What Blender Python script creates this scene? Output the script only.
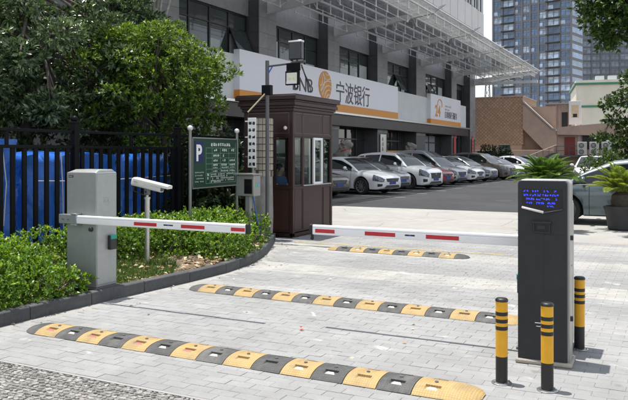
import bpy, bmesh, math, random
import numpy as np
from mathutils import Vector, Matrix

R = math.radians
for o in list(bpy.data.objects):
    bpy.data.objects.remove(o)
SC = bpy.context.scene
COL = SC.collection
rng = random.Random(7)
nr = np.random.default_rng(11)

# ------------------------------------------------------------------ camera, sky, sun, exposure
EYE = 1.6
cam_d = bpy.data.cameras.new('camera')
cam = bpy.data.objects.new('camera', cam_d)
COL.objects.link(cam)
cam.location = (0, 0, EYE)
cam.rotation_euler = (R(90), 0, R(27.0))
cam_d.sensor_width = 36.0
cam_d.lens = 36.0 * 710.0 / 628.0
cam_d.shift_y = -46.0 / 628.0
cam_d.clip_start = 0.05
cam_d.clip_end = 5000
SC.camera = cam

world = bpy.data.worlds.new('World')
SC.world = world
world.use_nodes = True
wn = world.node_tree.nodes
wl = world.node_tree.links
bg = wn.get('Background') or wn.new('ShaderNodeBackground')
sky = wn.new('ShaderNodeTexSky')
sky.sky_type = 'NISHITA'
sky.sun_disc = False
sky.sun_elevation = R(78.6)
sky.sun_rotation = R(-84)
sky.air_density = 1.0
sky.dust_density = 0.6
sky.ozone_density = 1.0
hz = wn.new('ShaderNodeHueSaturation')      # hazy summer sky: paler than clean air, the same in every direction
hz.inputs['Saturation'].default_value = 0.36
hz.inputs['Value'].default_value = 1.15
wl.new(sky.outputs[0], hz.inputs['Color'])
wl.new(hz.outputs[0], bg.inputs[0])
bg.inputs[1].default_value = 0.15

sun_d = bpy.data.lights.new('sun', 'SUN')
sun = bpy.data.objects.new('sun', sun_d)
COL.objects.link(sun)
sun_d.energy = 4.5
sun_d.angle = R(0.53)
sun_d.color = (1.0, 0.965, 0.91)
sun.rotation_euler = Vector((0.2, -0.02, -1.0)).to_track_quat('-Z', 'Y').to_euler()
sun.location = (-6, 0, 40)

SC.view_settings.view_transform = 'Standard'
SC.view_settings.look = 'None'
SC.view_settings.exposure = 0.52
SC.view_settings.gamma = 1.0
SC.view_settings.use_curve_mapping = False
SC.render.engine = 'CYCLES'
SC.cycles.max_bounces = 6
SC.cycles.diffuse_bounces = 3
SC.cycles.glossy_bounces = 3
SC.cycles.transmission_bounces = 4
SC.cycles.transparent_max_bounces = 10


# ------------------------------------------------------------------ helpers
def lerp(a, b, t):
    return a + (b - a) * t


def link(o, parent=None):
    COL.objects.link(o)
    if parent is not None:
        o.parent = parent
    return o


def tag(o, label=None, cat=None, group=None, kind=None):
    if label: o['label'] = label
    if cat: o['category'] = cat
    if group: o['group'] = group
    if kind: o['kind'] = kind
    return o


def thing(name, label, cat, loc=(0, 0, 0), rz=0.0, group=None):
    o = bpy.data.objects.new(name, None)
    o.empty_display_size = 0.2
    COL.objects.link(o)
    o.location = loc
    o.rotation_euler = (0, 0, rz)
    return tag(o, label, cat, group)


class MB:
    """collects shapes, then becomes ONE mesh object"""
    def __init__(s):
        s.v = []
        s.f = []

    def add(s, vs, fs):
        b = len(s.v)
        s.v += [tuple(p) for p in vs]
        s.f += [tuple(i + b for i in f) for f in fs]
        return s

    def box(s, x0, x1, y0, y1, z0, z1):
        if x0 > x1: x0, x1 = x1, x0
        if y0 > y1: y0, y1 = y1, y0
        if z0 > z1: z0, z1 = z1, z0
        return s.add([(x0, y0, z0), (x1, y0, z0), (x1, y1, z0), (x0, y1, z0),
                      (x0, y0, z1), (x1, y0, z1), (x1, y1, z1), (x0, y1, z1)],
                     [(0, 3, 2, 1), (4, 5, 6, 7), (0, 1, 5, 4), (1, 2, 6, 5), (2, 3, 7, 6), (3, 0, 4, 7)])

    def prism(s, poly, axis, a, b):
        n = len(poly)
        def m(p, t):
            return {'x': (t, p[0], p[1]), 'y': (p[0], t, p[1]), 'z': (p[0], p[1], t)}[axis]
        vs = [m(p, a) for p in poly] + [m(p, b) for p in poly]
        fs = [tuple(range(n - 1, -1, -1)), tuple(range(n, 2 * n))]
        fs += [(i, (i + 1) % n, n + (i + 1) % n, n + i) for i in range(n)]
        return s.add(vs, fs)

    def tube(s, pts, r, n=8, caps=True):
        pts = [Vector(p) for p in pts]
        k = len(pts)
        rs = r if isinstance(r, (list, tuple)) else [r] * k
        rings = []
        ref = None
        for i, p in enumerate(pts):
            d = (pts[min(i + 1, k - 1)] - pts[max(i - 1, 0)]).normalized()
            if ref is None:
                ref = Vector((0, 0, 1)) if abs(d.z) < 0.9 else Vector((1, 0, 0))
            u = d.cross(ref).normalized()
            w = u.cross(d).normalized()
            ref = w
            rings.append([p + (u * math.cos(2 * math.pi * j / n) + w * math.sin(2 * math.pi * j / n)) * rs[i] for j in range(n)])
        vs = [q for rg in rings for q in rg]
        fs = []
        for i in range(k - 1):
            for j in range(n):
                a = i * n + j
                b = i * n + (j + 1) % n
                fs.append((a, b, b + n, a + n))
        if caps:
            fs.append(tuple(range(n - 1, -1, -1)))
            fs.append(tuple((k - 1) * n + j for j in range(n)))
        return s.add(vs, fs)

    def lathe(s, prof, n=24, c=(0, 0, 0), axis='z', a0=0.0, a1=2 * math.pi):
        full = abs(a1 - a0 - 2 * math.pi) < 1e-6
        m = n if full else n + 1
        vs = []
        for r, z in prof:
            for j in range(m):
                t = a0 + (a1 - a0) * j / n
                x, y = r * math.cos(t), r * math.sin(t)
                if axis == 'z': q = (x, y, z)
                elif axis == 'y': q = (x, z, y)
                else: q = (z, x, y)
                vs.append((q[0] + c[0], q[1] + c[1], q[2] + c[2]))
        fs = []
        for i in range(len(prof) - 1):
            for j in range(n):
                a = i * m + j
                b = i * m + (j + 1) % m
                fs.append((a, b, b + m, a + m))
        return s.add(vs, fs)

    def sphere(s, c, r, n=12, k=8):
        rx, ry, rz = r if isinstance(r, (list, tuple)) else (r, r, r)
        vs = []
        for i in range(k + 1):
            t = math.pi * i / k
            for j in range(n):
                p = 2 * math.pi * j / n
                vs.append((c[0] + rx * math.sin(t) * math.cos(p), c[1] + ry * math.sin(t) * math.sin(p), c[2] + rz * math.cos(t)))
        fs = []
        for i in range(k):
            for j in range(n):
                a = i * n + j
                b = i * n + (j + 1) % n
                fs.append((a, a + n, b + n, b))
        return s.add(vs, fs)

    def grid(s, rows):
        n = len(rows[0])
        vs = [p for r in rows for p in r]
        fs = [(i * n + j, i * n + j + 1, (i + 1) * n + j + 1, (i + 1) * n + j) for i in range(len(rows) - 1) for j in range(n - 1)]
        return s.add(vs, fs)

    def mesh(s, name, smooth=None):
        me = bpy.data.meshes.new(name)
        me.from_pydata(s.v, [], s.f)
        me.validate()
        bm = bmesh.new()
        bm.from_mesh(me)
        bmesh.ops.recalc_face_normals(bm, faces=bm.faces)
        bm.to_mesh(me)
        bm.free()
        if smooth is not None:
            me.shade_smooth()
            me.set_sharp_from_angle(angle=R(smooth))
        return me

    def build(s, name, mat, parent=None, smooth=None, bevel=0.0, loc=None, seg=2):
        me = s.mesh(name, smooth)
        me.materials.append(mat)
        o = bpy.data.objects.new(name, me)
        link(o, parent)
        if loc: o.location = loc
        if bevel:
            b = o.modifiers.new('bevel', 'BEVEL')
            b.width = bevel
            b.segments = seg
            b.limit_method = 'ANGLE'
            b.angle_limit = R(40)
            me.shade_smooth()
            me.set_sharp_from_angle(angle=R(smooth or 50))
        return o


def struct(name, mb, mat, **k):
    o = mb.build(name, mat, **k)
    o['kind'] = 'structure'
    return o


def copy_tree(o, parent=None):
    c = o.copy()
    COL.objects.link(c)
    c.parent = parent
    for ch in list(o.children):
        copy_tree(ch, c)
    return c


# ------------------------------------------------------------------ materials
MC = {}


def node_mat(name):
    m = bpy.data.materials.new(name)
    m.use_nodes = True
    nt = m.node_tree
    return m, nt, nt.nodes['Principled BSDF']


def mat(name, col, rough=0.6, metal=0.0, var=0.1, scale=4.0, bump=0.0, bscale=80.0, coat=0.0, dirt=0.0, dscale=1.2, dcol=None,
        spec=0.5, rnd=0.0, emit=None, estr=0.0):
    if name in MC:
        return MC[name]
    m, nt, b = node_mat(name)
    N, L = nt.nodes.new, nt.links.new
    tc = N('ShaderNodeTexCoord')
    no = N('ShaderNodeTexNoise')
    no.inputs['Scale'].default_value = scale
    no.inputs['Detail'].default_value = 6
    no.inputs['Roughness'].default_value = 0.65
    L(tc.outputs['Object'], no.inputs['Vector'])
    cr = N('ShaderNodeValToRGB')
    c = list(col)
    cr.color_ramp.elements[0].position = 0.3
    cr.color_ramp.elements[1].position = 0.7
    cr.color_ramp.elements[0].color = (*[max(0, x * (1 - var)) for x in c], 1)
    cr.color_ramp.elements[1].color = (*[min(1, x * (1 + var)) for x in c], 1)
    L(no.outputs['Fac'], cr.inputs['Fac'])
    out = cr.outputs['Color']
    if dirt:
        n2 = N('ShaderNodeTexNoise')
        n2.inputs['Scale'].default_value = dscale
        n2.inputs['Detail'].default_value = 8
        n2.inputs['Roughness'].default_value = 0.7
        L(tc.outputs['Object'], n2.inputs['Vector'])
        r2 = N('ShaderNodeValToRGB')
        r2.color_ramp.elements[0].position = 0.48
        r2.color_ramp.elements[1].position = 0.72
        r2.color_ramp.elements[0].color = (0, 0, 0, 1)
        r2.color_ramp.elements[1].color = (dirt, dirt, dirt, 1)
        L(n2.outputs['Fac'], r2.inputs['Fac'])
        mx = N('ShaderNodeMixRGB')
        L(r2.outputs['Color'], mx.inputs['Fac'])
        L(out, mx.inputs['Color1'])
        dc = dcol or tuple(x * 0.45 for x in c)
        mx.inputs['Color2'].default_value = (*dc, 1)
        out = mx.outputs['Color']
    if rnd:
        oi = N('ShaderNodeObjectInfo')
        gi = N('ShaderNodeNewGeometry')
        ad = N('ShaderNodeMath'); ad.operation = 'ADD'
        L(oi.outputs['Random'], ad.inputs[0])
        L(gi.outputs['Random Per Island'], ad.inputs[1])
        fr = N('ShaderNodeMath'); fr.operation = 'FRACT'
        L(ad.outputs[0], fr.inputs[0])
        mr = N('ShaderNodeMapRange')
        mr.inputs['To Min'].default_value = 1 - rnd
        mr.inputs['To Max'].default_value = 1 + rnd
        L(fr.outputs[0], mr.inputs['Value'])
        mu = N('ShaderNodeVectorMath'); mu.operation = 'SCALE'
        L(out, mu.inputs[0])
        L(mr.outputs['Result'], mu.inputs['Scale'])
        out = mu.outputs['Vector']
    L(out, b.inputs['Base Color'])
    b.inputs['Metallic'].default_value = metal
    b.inputs['Specular IOR Level'].default_value = spec
    rr = N('ShaderNodeMapRange')
    rv = .08 if rough > .2 else .008
    rr.inputs['To Min'].default_value = max(0.01, rough - rv)
    rr.inputs['To Max'].default_value = min(1, rough + rv)
    L(no.outputs['Fac'], rr.inputs['Value'])
    L(rr.outputs['Result'], b.inputs['Roughness'])
    if coat:
        b.inputs['Coat Weight'].default_value = coat
        b.inputs['Coat Roughness'].default_value = 0.05
    if emit:
        b.inputs['Emission Color'].default_value = (*emit, 1)
        b.inputs['Emission Strength'].default_value = estr
    if bump:
        n3 = N('ShaderNodeTexNoise')
        n3.inputs['Scale'].default_value = bscale
        n3.inputs['Detail'].default_value = 5
        L(tc.outputs['Object'], n3.inputs['Vector'])
        bp = N('ShaderNodeBump')
        bp.inputs['Strength'].default_value = bump
        bp.inputs['Distance'].default_value = 0.01
        L(n3.outputs['Fac'], bp.inputs['Height'])
        L(bp.outputs['Normal'], b.inputs['Normal'])
    MC[name] = m
    return m


def glass_mat(name, tint, fac=0.12, rough=0.02, haze=0.0, hcol=(.5, .5, .5)):
    m = bpy.data.materials.new(name)
    m.use_nodes = True
    nt = m.node_tree
    nt.nodes.clear()
    N, L = nt.nodes.new, nt.links.new
    out = N('ShaderNodeOutputMaterial')
    tr = N('ShaderNodeBsdfTransparent'); tr.inputs[0].default_value = (*tint, 1)
    gl = N('ShaderNodeBsdfGlossy'); gl.inputs['Roughness'].default_value = rough
    lw = N('ShaderNodeLayerWeight'); lw.inputs[0].default_value = 0.10
    mr = N('ShaderNodeMapRange')
    mr.inputs['To Min'].default_value = fac
    mr.inputs['To Max'].default_value = 0.9
    L(lw.outputs['Fresnel'], mr.inputs['Value'])
    mx = N('ShaderNodeMixShader')
    L(mr.outputs['Result'], mx.inputs[0])
    L(tr.outputs[0], mx.inputs[1])
    L(gl.outputs[0], mx.inputs[2])
    sh = mx.outputs[0]
    if haze:
        df = N('ShaderNodeBsdfDiffuse'); df.inputs[0].default_value = (*hcol, 1)
        tl = N('ShaderNodeBsdfTranslucent'); tl.inputs[0].default_value = (*hcol, 1)
        ad = N('ShaderNodeMixShader'); ad.inputs[0].default_value = 0.5
        L(df.outputs[0], ad.inputs[1]); L(tl.outputs[0], ad.inputs[2])
        no = N('ShaderNodeTexNoise'); no.inputs['Scale'].default_value = 0.9; no.inputs['Detail'].default_value = 6
        m2 = N('ShaderNodeMapRange')
        m2.inputs['To Min'].default_value = haze * 0.4
        m2.inputs['To Max'].default_value = haze * 1.6
        L(no.outputs['Fac'], m2.inputs['Value'])
        mm = N('ShaderNodeMixShader')
        L(m2.outputs['Result'], mm.inputs[0]); L(sh, mm.inputs[1]); L(ad.outputs[0], mm.inputs[2])
        sh = mm.outputs[0]
    L(sh, out.inputs[0])
    return m


def leaf_mat(name, c0, c1, c2, trans=0.35, rough=0.4, spec=0.5):
    m, nt, b = node_mat(name)
    N, L = nt.nodes.new, nt.links.new
    gi = N('ShaderNodeNewGeometry')
    cr = N('ShaderNodeValToRGB')
    e = cr.color_ramp.elements
    e[0].position, e[0].color = 0.0, (*c0, 1)
    e[1].position, e[1].color = 1.0, (*c2, 1)
    k = e.new(0.55); k.color = (*c1, 1)
    L(gi.outputs['Random Per Island'], cr.inputs['Fac'])
    L(cr.outputs['Color'], b.inputs['Base Color'])
    b.inputs['Roughness'].default_value = rough
    b.inputs['Specular IOR Level'].default_value = spec
    t = N('ShaderNodeBsdfTranslucent')
    hs = N('ShaderNodeHueSaturation')
    hs.inputs['Hue'].default_value = 0.485
    hs.inputs['Saturation'].default_value = 1.1
    hs.inputs['Value'].default_value = 1.3
    L(cr.outputs['Color'], hs.inputs['Color'])
    L(hs.outputs[0], t.inputs[0])
    mx = N('ShaderNodeMixShader'); mx.inputs[0].default_value = trans
    L(b.outputs[0], mx.inputs[1]); L(t.outputs[0], mx.inputs[2])
    L(mx.outputs[0], nt.nodes['Material Output'].inputs[0])
    return m


M_black = mat('black_metal', (.004, .004, .005), .55, .0, .2, spec=.15)
M_dark = mat('dark_plastic', (.02, .02, .022), .5)
M_white = mat('white_paint', (.78, .78, .77), .45, var=.04, dirt=.12, dscale=3)
M_steel = mat('stainless_steel', (.55, .55, .54), .3, .9, .08, 20)
M_galv = mat('grey_painted_steel', (.14, .145, .15), .45, .2, .12, 6)
M_rubber = mat('rubber', (.018, .018, .018), .8, bump=.2)
M_glass = glass_mat('clear_glass', (.80, .85, .84), .03)
M_cglass = glass_mat('canopy_glass', (.80, .83, .84), .06, haze=.16, hcol=(.55, .55, .55))
M_redref = mat('red_reflective', (.45, .02, .03), .35, var=.15)
M_blue = mat('blue_mark', (.03, .12, .55), .4)
M_teal = mat('teal_lens', (.01, .28, .24), .2)


# ------------------------------------------------------------------ text and illegible writing
def text(body, size, name, m, parent, loc, ext=0.01, sx=1.0, align='LEFT', bold=0.0):
    cu = bpy.data.curves.new(name, 'FONT')
    cu.body = body
    cu.size = size
    cu.extrude = ext
    cu.align_x = align
    cu.offset = bold
    t = bpy.data.objects.new(name, cu)
    COL.objects.link(t)
    bpy.context.view_layer.update()
    dg = bpy.context.evaluated_depsgraph_get()
    me = bpy.data.meshes.new_from_object(t.evaluated_get(dg))
    bpy.data.objects.remove(t)
    me.materials.clear()
    me.materials.append(m)
    o = bpy.data.objects.new(name, me)
    link(o, parent)
    o.location = loc
    o.rotation_euler = (R(90), 0, 0)
    o.scale = (sx, 1, 1)
    return o


def glyph(mb, x, z, s, y, th=0.004, t=0.13):
    """strokes of a character too small to read: cell with lower-left corner (x, z), front at local -y"""
    w = s * t
    for k in range(rng.choice((2, 3, 3))):
        zz = z + s * (0.08 + 0.8 * (k + rng.random() * .6) / 3)
        a = x + s * rng.uniform(0, .25); b = x + s * rng.uniform(.65, .95)
        mb.box(a, b, y - th, y, zz, zz + w)
    for k in range(rng.choice((1, 2, 2))):
        xx = x + s * rng.uniform(.1, .8)
        mb.box(xx, xx + w, y - th * 1.2, y, z + s * rng.uniform(0, .3), z + s * rng.uniform(.6, .95))


# ------------------------------------------------------------------ leaves
def leaf_arrays(P, D, Nn, Ls, Ws):
    D = D / np.linalg.norm(D, axis=1, keepdims=True)
    S = np.cross(D, Nn)
    S /= (np.linalg.norm(S, axis=1, keepdims=True) + 1e-9)
    U = np.cross(S, D)
    L_ = Ls[:, None]
    W_ = Ws[:, None]
    v0 = P
    v1 = P + D * L_ * .45 + S * W_ * .5 + U * L_ * .06
    v2 = P + D * L_ * .45 - S * W_ * .5 + U * L_ * .06
    v3 = P + D * L_ - U * L_ * .12
    v4 = P + D * L_ * .5 - U * L_ * .02
    return np.stack([v0, v1, v2, v3, v4], 1)


def leaves_obj(name, V, m, parent=None):
    n = V.shape[0]
    verts = V.reshape(-1, 3).astype(np.float32)
    base = np.array([0, 4, 1, 0, 2, 4, 1, 4, 3, 4, 2, 3])
    idx = (np.arange(n)[:, None] * 5 + base[None]).reshape(-1).astype(np.int32)
    me = bpy.data.meshes.new(name)
    me.vertices.add(len(verts)); me.vertices.foreach_set('co', verts.ravel())
    me.loops.add(len(idx)); me.loops.foreach_set('vertex_index', idx)
    nt = n * 4
    me.polygons.add(nt)
    me.polygons.foreach_set('loop_start', np.arange(nt, dtype=np.int32) * 3)
    me.update(calc_edges=True)
    me.materials.append(m)
    o = bpy.data.objects.new(name, me)
    return link(o, parent)


def blob_tips(blobs, dens, inner=0.55, flat=False):
    """twig tips on and inside ellipsoid blobs (cx,cy,cz,rx,ry,rz); returns points and outward directions"""
    Ps, Ds = [], []
    for (cx, cy, cz, rx, ry, rz) in blobs:
        area = 4 * math.pi * ((rx * ry) ** 1.6 / 3 + (rx * rz) ** 1.6 / 3 + (ry * rz) ** 1.6 / 3) ** (1 / 1.6)
        n = max(4, int(area * dens))
        d = nr.normal(size=(n, 3)); d /= np.linalg.norm(d, axis=1, keepdims=True)
        r = inner + (1.06 - inner) * nr.random(n) ** .6
        # uneven surface
        w = 1 + .16 * np.sin(d[:, 0] * 7 + cx * 5) * np.sin(d[:, 1] * 6 + cy * 3) + .12 * np.sin(d[:, 2] * 9 + cz)
        P = np.array([cx, cy, cz]) + d * np.array([rx, ry, rz]) * (r * w)[:, None]
        Ps.append(P); Ds.append(d)
    return np.concatenate(Ps), np.concatenate(Ds)


def foliage(name, blobs, dens, per, L, W, m, parent=None, inner=.55, spread=.9, zmin=None, up=.25, keep=None):
    P, D = blob_tips(blobs, dens, inner)
    if zmin is not None:
        k = P[:, 2] > zmin
        P, D = P[k], D[k]
    if keep is not None:
        k = keep(P)
        P, D = P[k], D[k]
    n = len(P)
    D = D + np.array([0, 0, up])
    D /= np.linalg.norm(D, axis=1, keepdims=True)
    P = np.repeat(P, per, 0); D = np.repeat(D, per, 0)
    a = nr.normal(size=D.shape)
    a -= (a * D).sum(1, keepdims=True) * D
    a /= np.linalg.norm(a, axis=1, keepdims=True) + 1e-9
    sp = spread * (0.6 + .6 * nr.random(len(D)))[:, None]
    ld = D + a * sp
    nn = D * 1.2 + np.array([0, 0, .7]) - a * .3 + nr.normal(size=D.shape) * .25
    Ls = L * (0.65 + .7 * nr.random(len(D)))
    Ws = Ls * W * (0.8 + .4 * nr.random(len(D)))
    P = P + D * (nr.random(len(D))[:, None] * L * .5) + a * L * .06
    return leaves_obj(name, leaf_arrays(P, ld, nn, Ls, Ws), m, parent)


def tree(name, label, loc, trunk_pts, r0, blobs, leaf, dens, per, L, W, group=None, bark=None, cat='tree', inner=.45, limbs=True, up=.2, keep=None):
    t = thing(name, label, cat, loc, 0, group)
    tb = MB()
    k = len(trunk_pts)
    tb.tube(trunk_pts, [lerp(r0, r0 * .35, i / (k - 1)) for i in range(k)], 9)
    tb.build('trunk', bark or M_bark, t, smooth=60)
    if limbs:
        lb = MB()
        for i, b in enumerate(blobs):
            s = Vector(trunk_pts[min(k - 1, k // 2 + i % max(1, k - k // 2))])
            e = Vector(b[:3])
            if (e - s).length < .15: continue
            mid = s.lerp(e, .5) + Vector((rng.uniform(-.1, .1), rng.uniform(-.1, .1), .08))
            lb.tube([s, mid, e], [r0 * .32, r0 * .22, r0 * .1], 6)
            for q in range(3):
                e2 = e + Vector((rng.uniform(-1, 1) * b[3], rng.uniform(-1, 1) * b[4], rng.uniform(-.5, 1) * b[5])) * .8
                lb.tube([mid.lerp(e, .5), e2], [r0 * .12, r0 * .05], 5)
        lb.build('branches', bark or M_bark, t, smooth=60)
    foliage('crown', blobs, dens, per, L, W, leaf, t, inner=inner, up=up, keep=keep)
    return t


M_bark = mat('bark', (.10, .085, .07), .85, var=.35, scale=9, bump=.6, bscale=30)
M_barkgrey = mat('pale_bark', (.30, .28, .25), .8, var=.3, scale=8, bump=.4, bscale=25)
LF_dark = leaf_mat('glossy_dark_leaf', (.024, .050, .015), (.065, .118, .038), (.22, .29, .13), .34, .25, .9)  # palest tone raised so sunlit highlights sit in the leaf colour
LF_mid = leaf_mat('mid_green_leaf', (.034, .075, .013), (.095, .175, .026), (.25, .37, .055), .45, .4)
LF_hedge = leaf_mat('hedge_leaf', (.030, .08, .012), (.105, .225, .024), (.31, .45, .055), .42, .36)
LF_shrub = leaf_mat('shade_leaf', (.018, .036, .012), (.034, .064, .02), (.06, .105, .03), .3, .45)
LF_right = leaf_mat('camphor_leaf', (.025, .055, .010), (.05, .10, .016), (.10, .17, .03), .4, .4)
LF_cycad = leaf_mat('cycad_leaf', (.035, .09, .015), (.075, .16, .025), (.16, .25, .05), .35, .35)
LF_cycad2 = leaf_mat('yellow_green_cycad_leaf', (.08, .16, .025), (.18, .27, .04), (.36, .39, .07), .4, .4)  # cycad leaf colour with more yellow in the green

# ------------------------------------------------------------------ ground, paving, asphalt, kerb, planting bed
KERB = [(-5.62, 0.2), (-5.60, 3.0), (-5.58, 4.6), (-5.52, 6.0), (-5.42, 7.2), (-5.40, 8.0), (-5.50, 8.8), (-5.76, 9.6), (-6.08, 10.3), (-6.42, 11.0), (-6.72, 11.6)]


def kerb_x(y):
    return float(np.interp(y, [p[1] for p in KERB], [p[0] for p in KERB]))


def ground_mat(name, c0, c1, scale, rough=.9, bump=.4, bscale=40, stains=.35, cracks=0.0, scol=None, big=.35):
    m, nt, b = node_mat(name)
    N, L = nt.nodes.new, nt.links.new
    ge = N('ShaderNodeNewGeometry')
    n1 = N('ShaderNodeTexNoise'); n1.inputs['Scale'].default_value = scale; n1.inputs['Detail'].default_value = 10; n1.inputs['Roughness'].default_value = .7
    n2 = N('ShaderNodeTexNoise'); n2.inputs['Scale'].default_value = big; n2.inputs['Detail'].default_value = 6; n2.inputs['Roughness'].default_value = .6
    n3 = N('ShaderNodeTexNoise'); n3.inputs['Scale'].default_value = bscale; n3.inputs['Detail'].default_value = 4
    for n in (n1, n2, n3): L(ge.outputs['Position'], n.inputs['Vector'])
    r1 = N('ShaderNodeValToRGB')
    r1.color_ramp.elements[0].position = .3; r1.color_ramp.elements[1].position = .7
    r1.color_ramp.elements[0].color = (*c0, 1); r1.color_ramp.elements[1].color = (*c1, 1)
    L(n1.outputs['Fac'], r1.inputs['Fac'])
    r2 = N('ShaderNodeValToRGB')
    r2.color_ramp.elements[0].position = .45; r2.color_ramp.elements[1].position = .68
    r2.color_ramp.elements[0].color = (0, 0, 0, 1); r2.color_ramp.elements[1].color = (stains,) * 3 + (1,)
    L(n2.outputs['Fac'], r2.inputs['Fac'])
    mx = N('ShaderNodeMixRGB')
    L(r2.outputs[0], mx.inputs[0]); L(r1.outputs[0], mx.inputs[1])
    mx.inputs[2].default_value = (*(scol or tuple(x * .55 for x in c0)), 1)
    out = mx.outputs[0]
    if cracks:
        vo = N('ShaderNodeTexVoronoi'); vo.feature = 'DISTANCE_TO_EDGE'; vo.inputs['Scale'].default_value = .45
        ws = N('ShaderNodeVectorMath'); ws.operation = 'MULTIPLY_ADD'
        L(n1.outputs['Color'], ws.inputs[0]); ws.inputs[1].default_value = (.25, .25, 0)
        L(ge.outputs['Position'], ws.inputs[2])
        L(ws.outputs[0], vo.inputs['Vector'])
        lt = N('ShaderNodeMath'); lt.operation = 'LESS_THAN'; lt.inputs[1].default_value = .007
        L(vo.outputs[0], lt.inputs[0])
        mu = N('ShaderNodeMath'); mu.operation = 'MULTIPLY'; mu.inputs[1].default_value = cracks
        L(lt.outputs[0], mu.inputs[0])
        m2 = N('ShaderNodeMixRGB'); L(mu.outputs[0], m2.inputs[0]); L(out, m2.inputs[1])
        m2.inputs[2].default_value = (*tuple(x * .3 for x in c0), 1)
        out = m2.outputs[0]
    L(out, b.inputs['Base Color'])
    b.inputs['Roughness'].default_value = rough
    bp = N('ShaderNodeBump'); bp.inputs['Strength'].default_value = bump; bp.inputs['Distance'].default_value = .01
    L(n3.outputs['Fac'], bp.inputs['Height']); L(bp.outputs[0], b.inputs['Normal'])
    return m


M_far = ground_mat('far_ground', (.16, .155, .145), (.22, .21, .20), .8)
M_asph = ground_mat('asphalt', (.022, .023, .025), (.040, .041, .044), 3.0, .88, .5, 60, .45, scol=(.065, .065, .067), big=.25)
M_conc = ground_mat('concrete_apron', (.285, .28, .265), (.37, .36, .34), 1.3, .9, .3, 50, .45, cracks=.3, scol=(.25, .225, .20), big=.5)
M_sand = ground_mat('joint_sand', (.26, .255, .24), (.36, .35, .33), 9, .95)
M_soil = ground_mat('soil', (.10, .075, .05), (.20, .155, .105), 7, .95, .9, 18, .3)
M_walk = ground_mat('pale_pavement', (.25, .245, .235), (.33, .32, .31), 2, .85)

struct('ground', MB().add([(-900, -900, -.06), (900, -900, -.06), (900, 900, -.06), (-900, 900, -.06)], [(0, 1, 2, 3)]), M_far)
struct('parking_lot', MB().box(-60, 40, 19.8, 74, -.05, -.004), M_asph)
apron = struct('concrete_apron', MB().box(-30, 26, 13.62, 19.8, -.05, 0.0), M_conc)
struct('pavement_base', MB().box(-30, 26, 3.8, 13.62, -.05, -.0042), M_sand)
struct('bed_base', MB().box(-30, -5.61, -6, 3.8, -.05, -.0055), M_sand)
struct('building_pavement', MB().box(-16.9, -14.55, 6, 74, -.05, .12), M_walk, bevel=.02)

# worn yellow line across the drive, and asphalt bay markings
M_yline = mat('worn_yellow_line', (.48, .36, .14), .8, var=.35, scale=18)
M_bay = mat('faded_white_line', (.34, .34, .33), .8, var=.4, scale=14)
struct('painted_line', MB().box(-6.2, -2.3, 11.37, 11.415, 0, .004), M_yline)
for i_ in range(11):
    yb = 24.6 + i_ * 2.6
    struct('bay_line', MB().add([(-13.6, yb + 1.2, 0), (-8.9, yb + .2, 0), (-8.88, yb + .3, 0), (-13.58, yb + 1.3, 0)], [(0, 1, 2, 3)]), M_bay)
struct('manhole_cover', MB().lathe([(0, .004), (.34, .004), (.35, .002)], 28, (-5.2, 24.5, -.003)).lathe([(.37, .003), (.42, .003)], 28, (-5.2, 24.5, -.003)), mat('cast_iron', (.06, .058, .055), .6, .4, bump=.6, bscale=30))
struct('asphalt_patch', MB().box(-3.9, -1.6, 21.2, 22.9, -.02, .002), ground_mat('patch_asphalt', (.022, .022, .024), (.035, .035, .037), 4))


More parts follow.
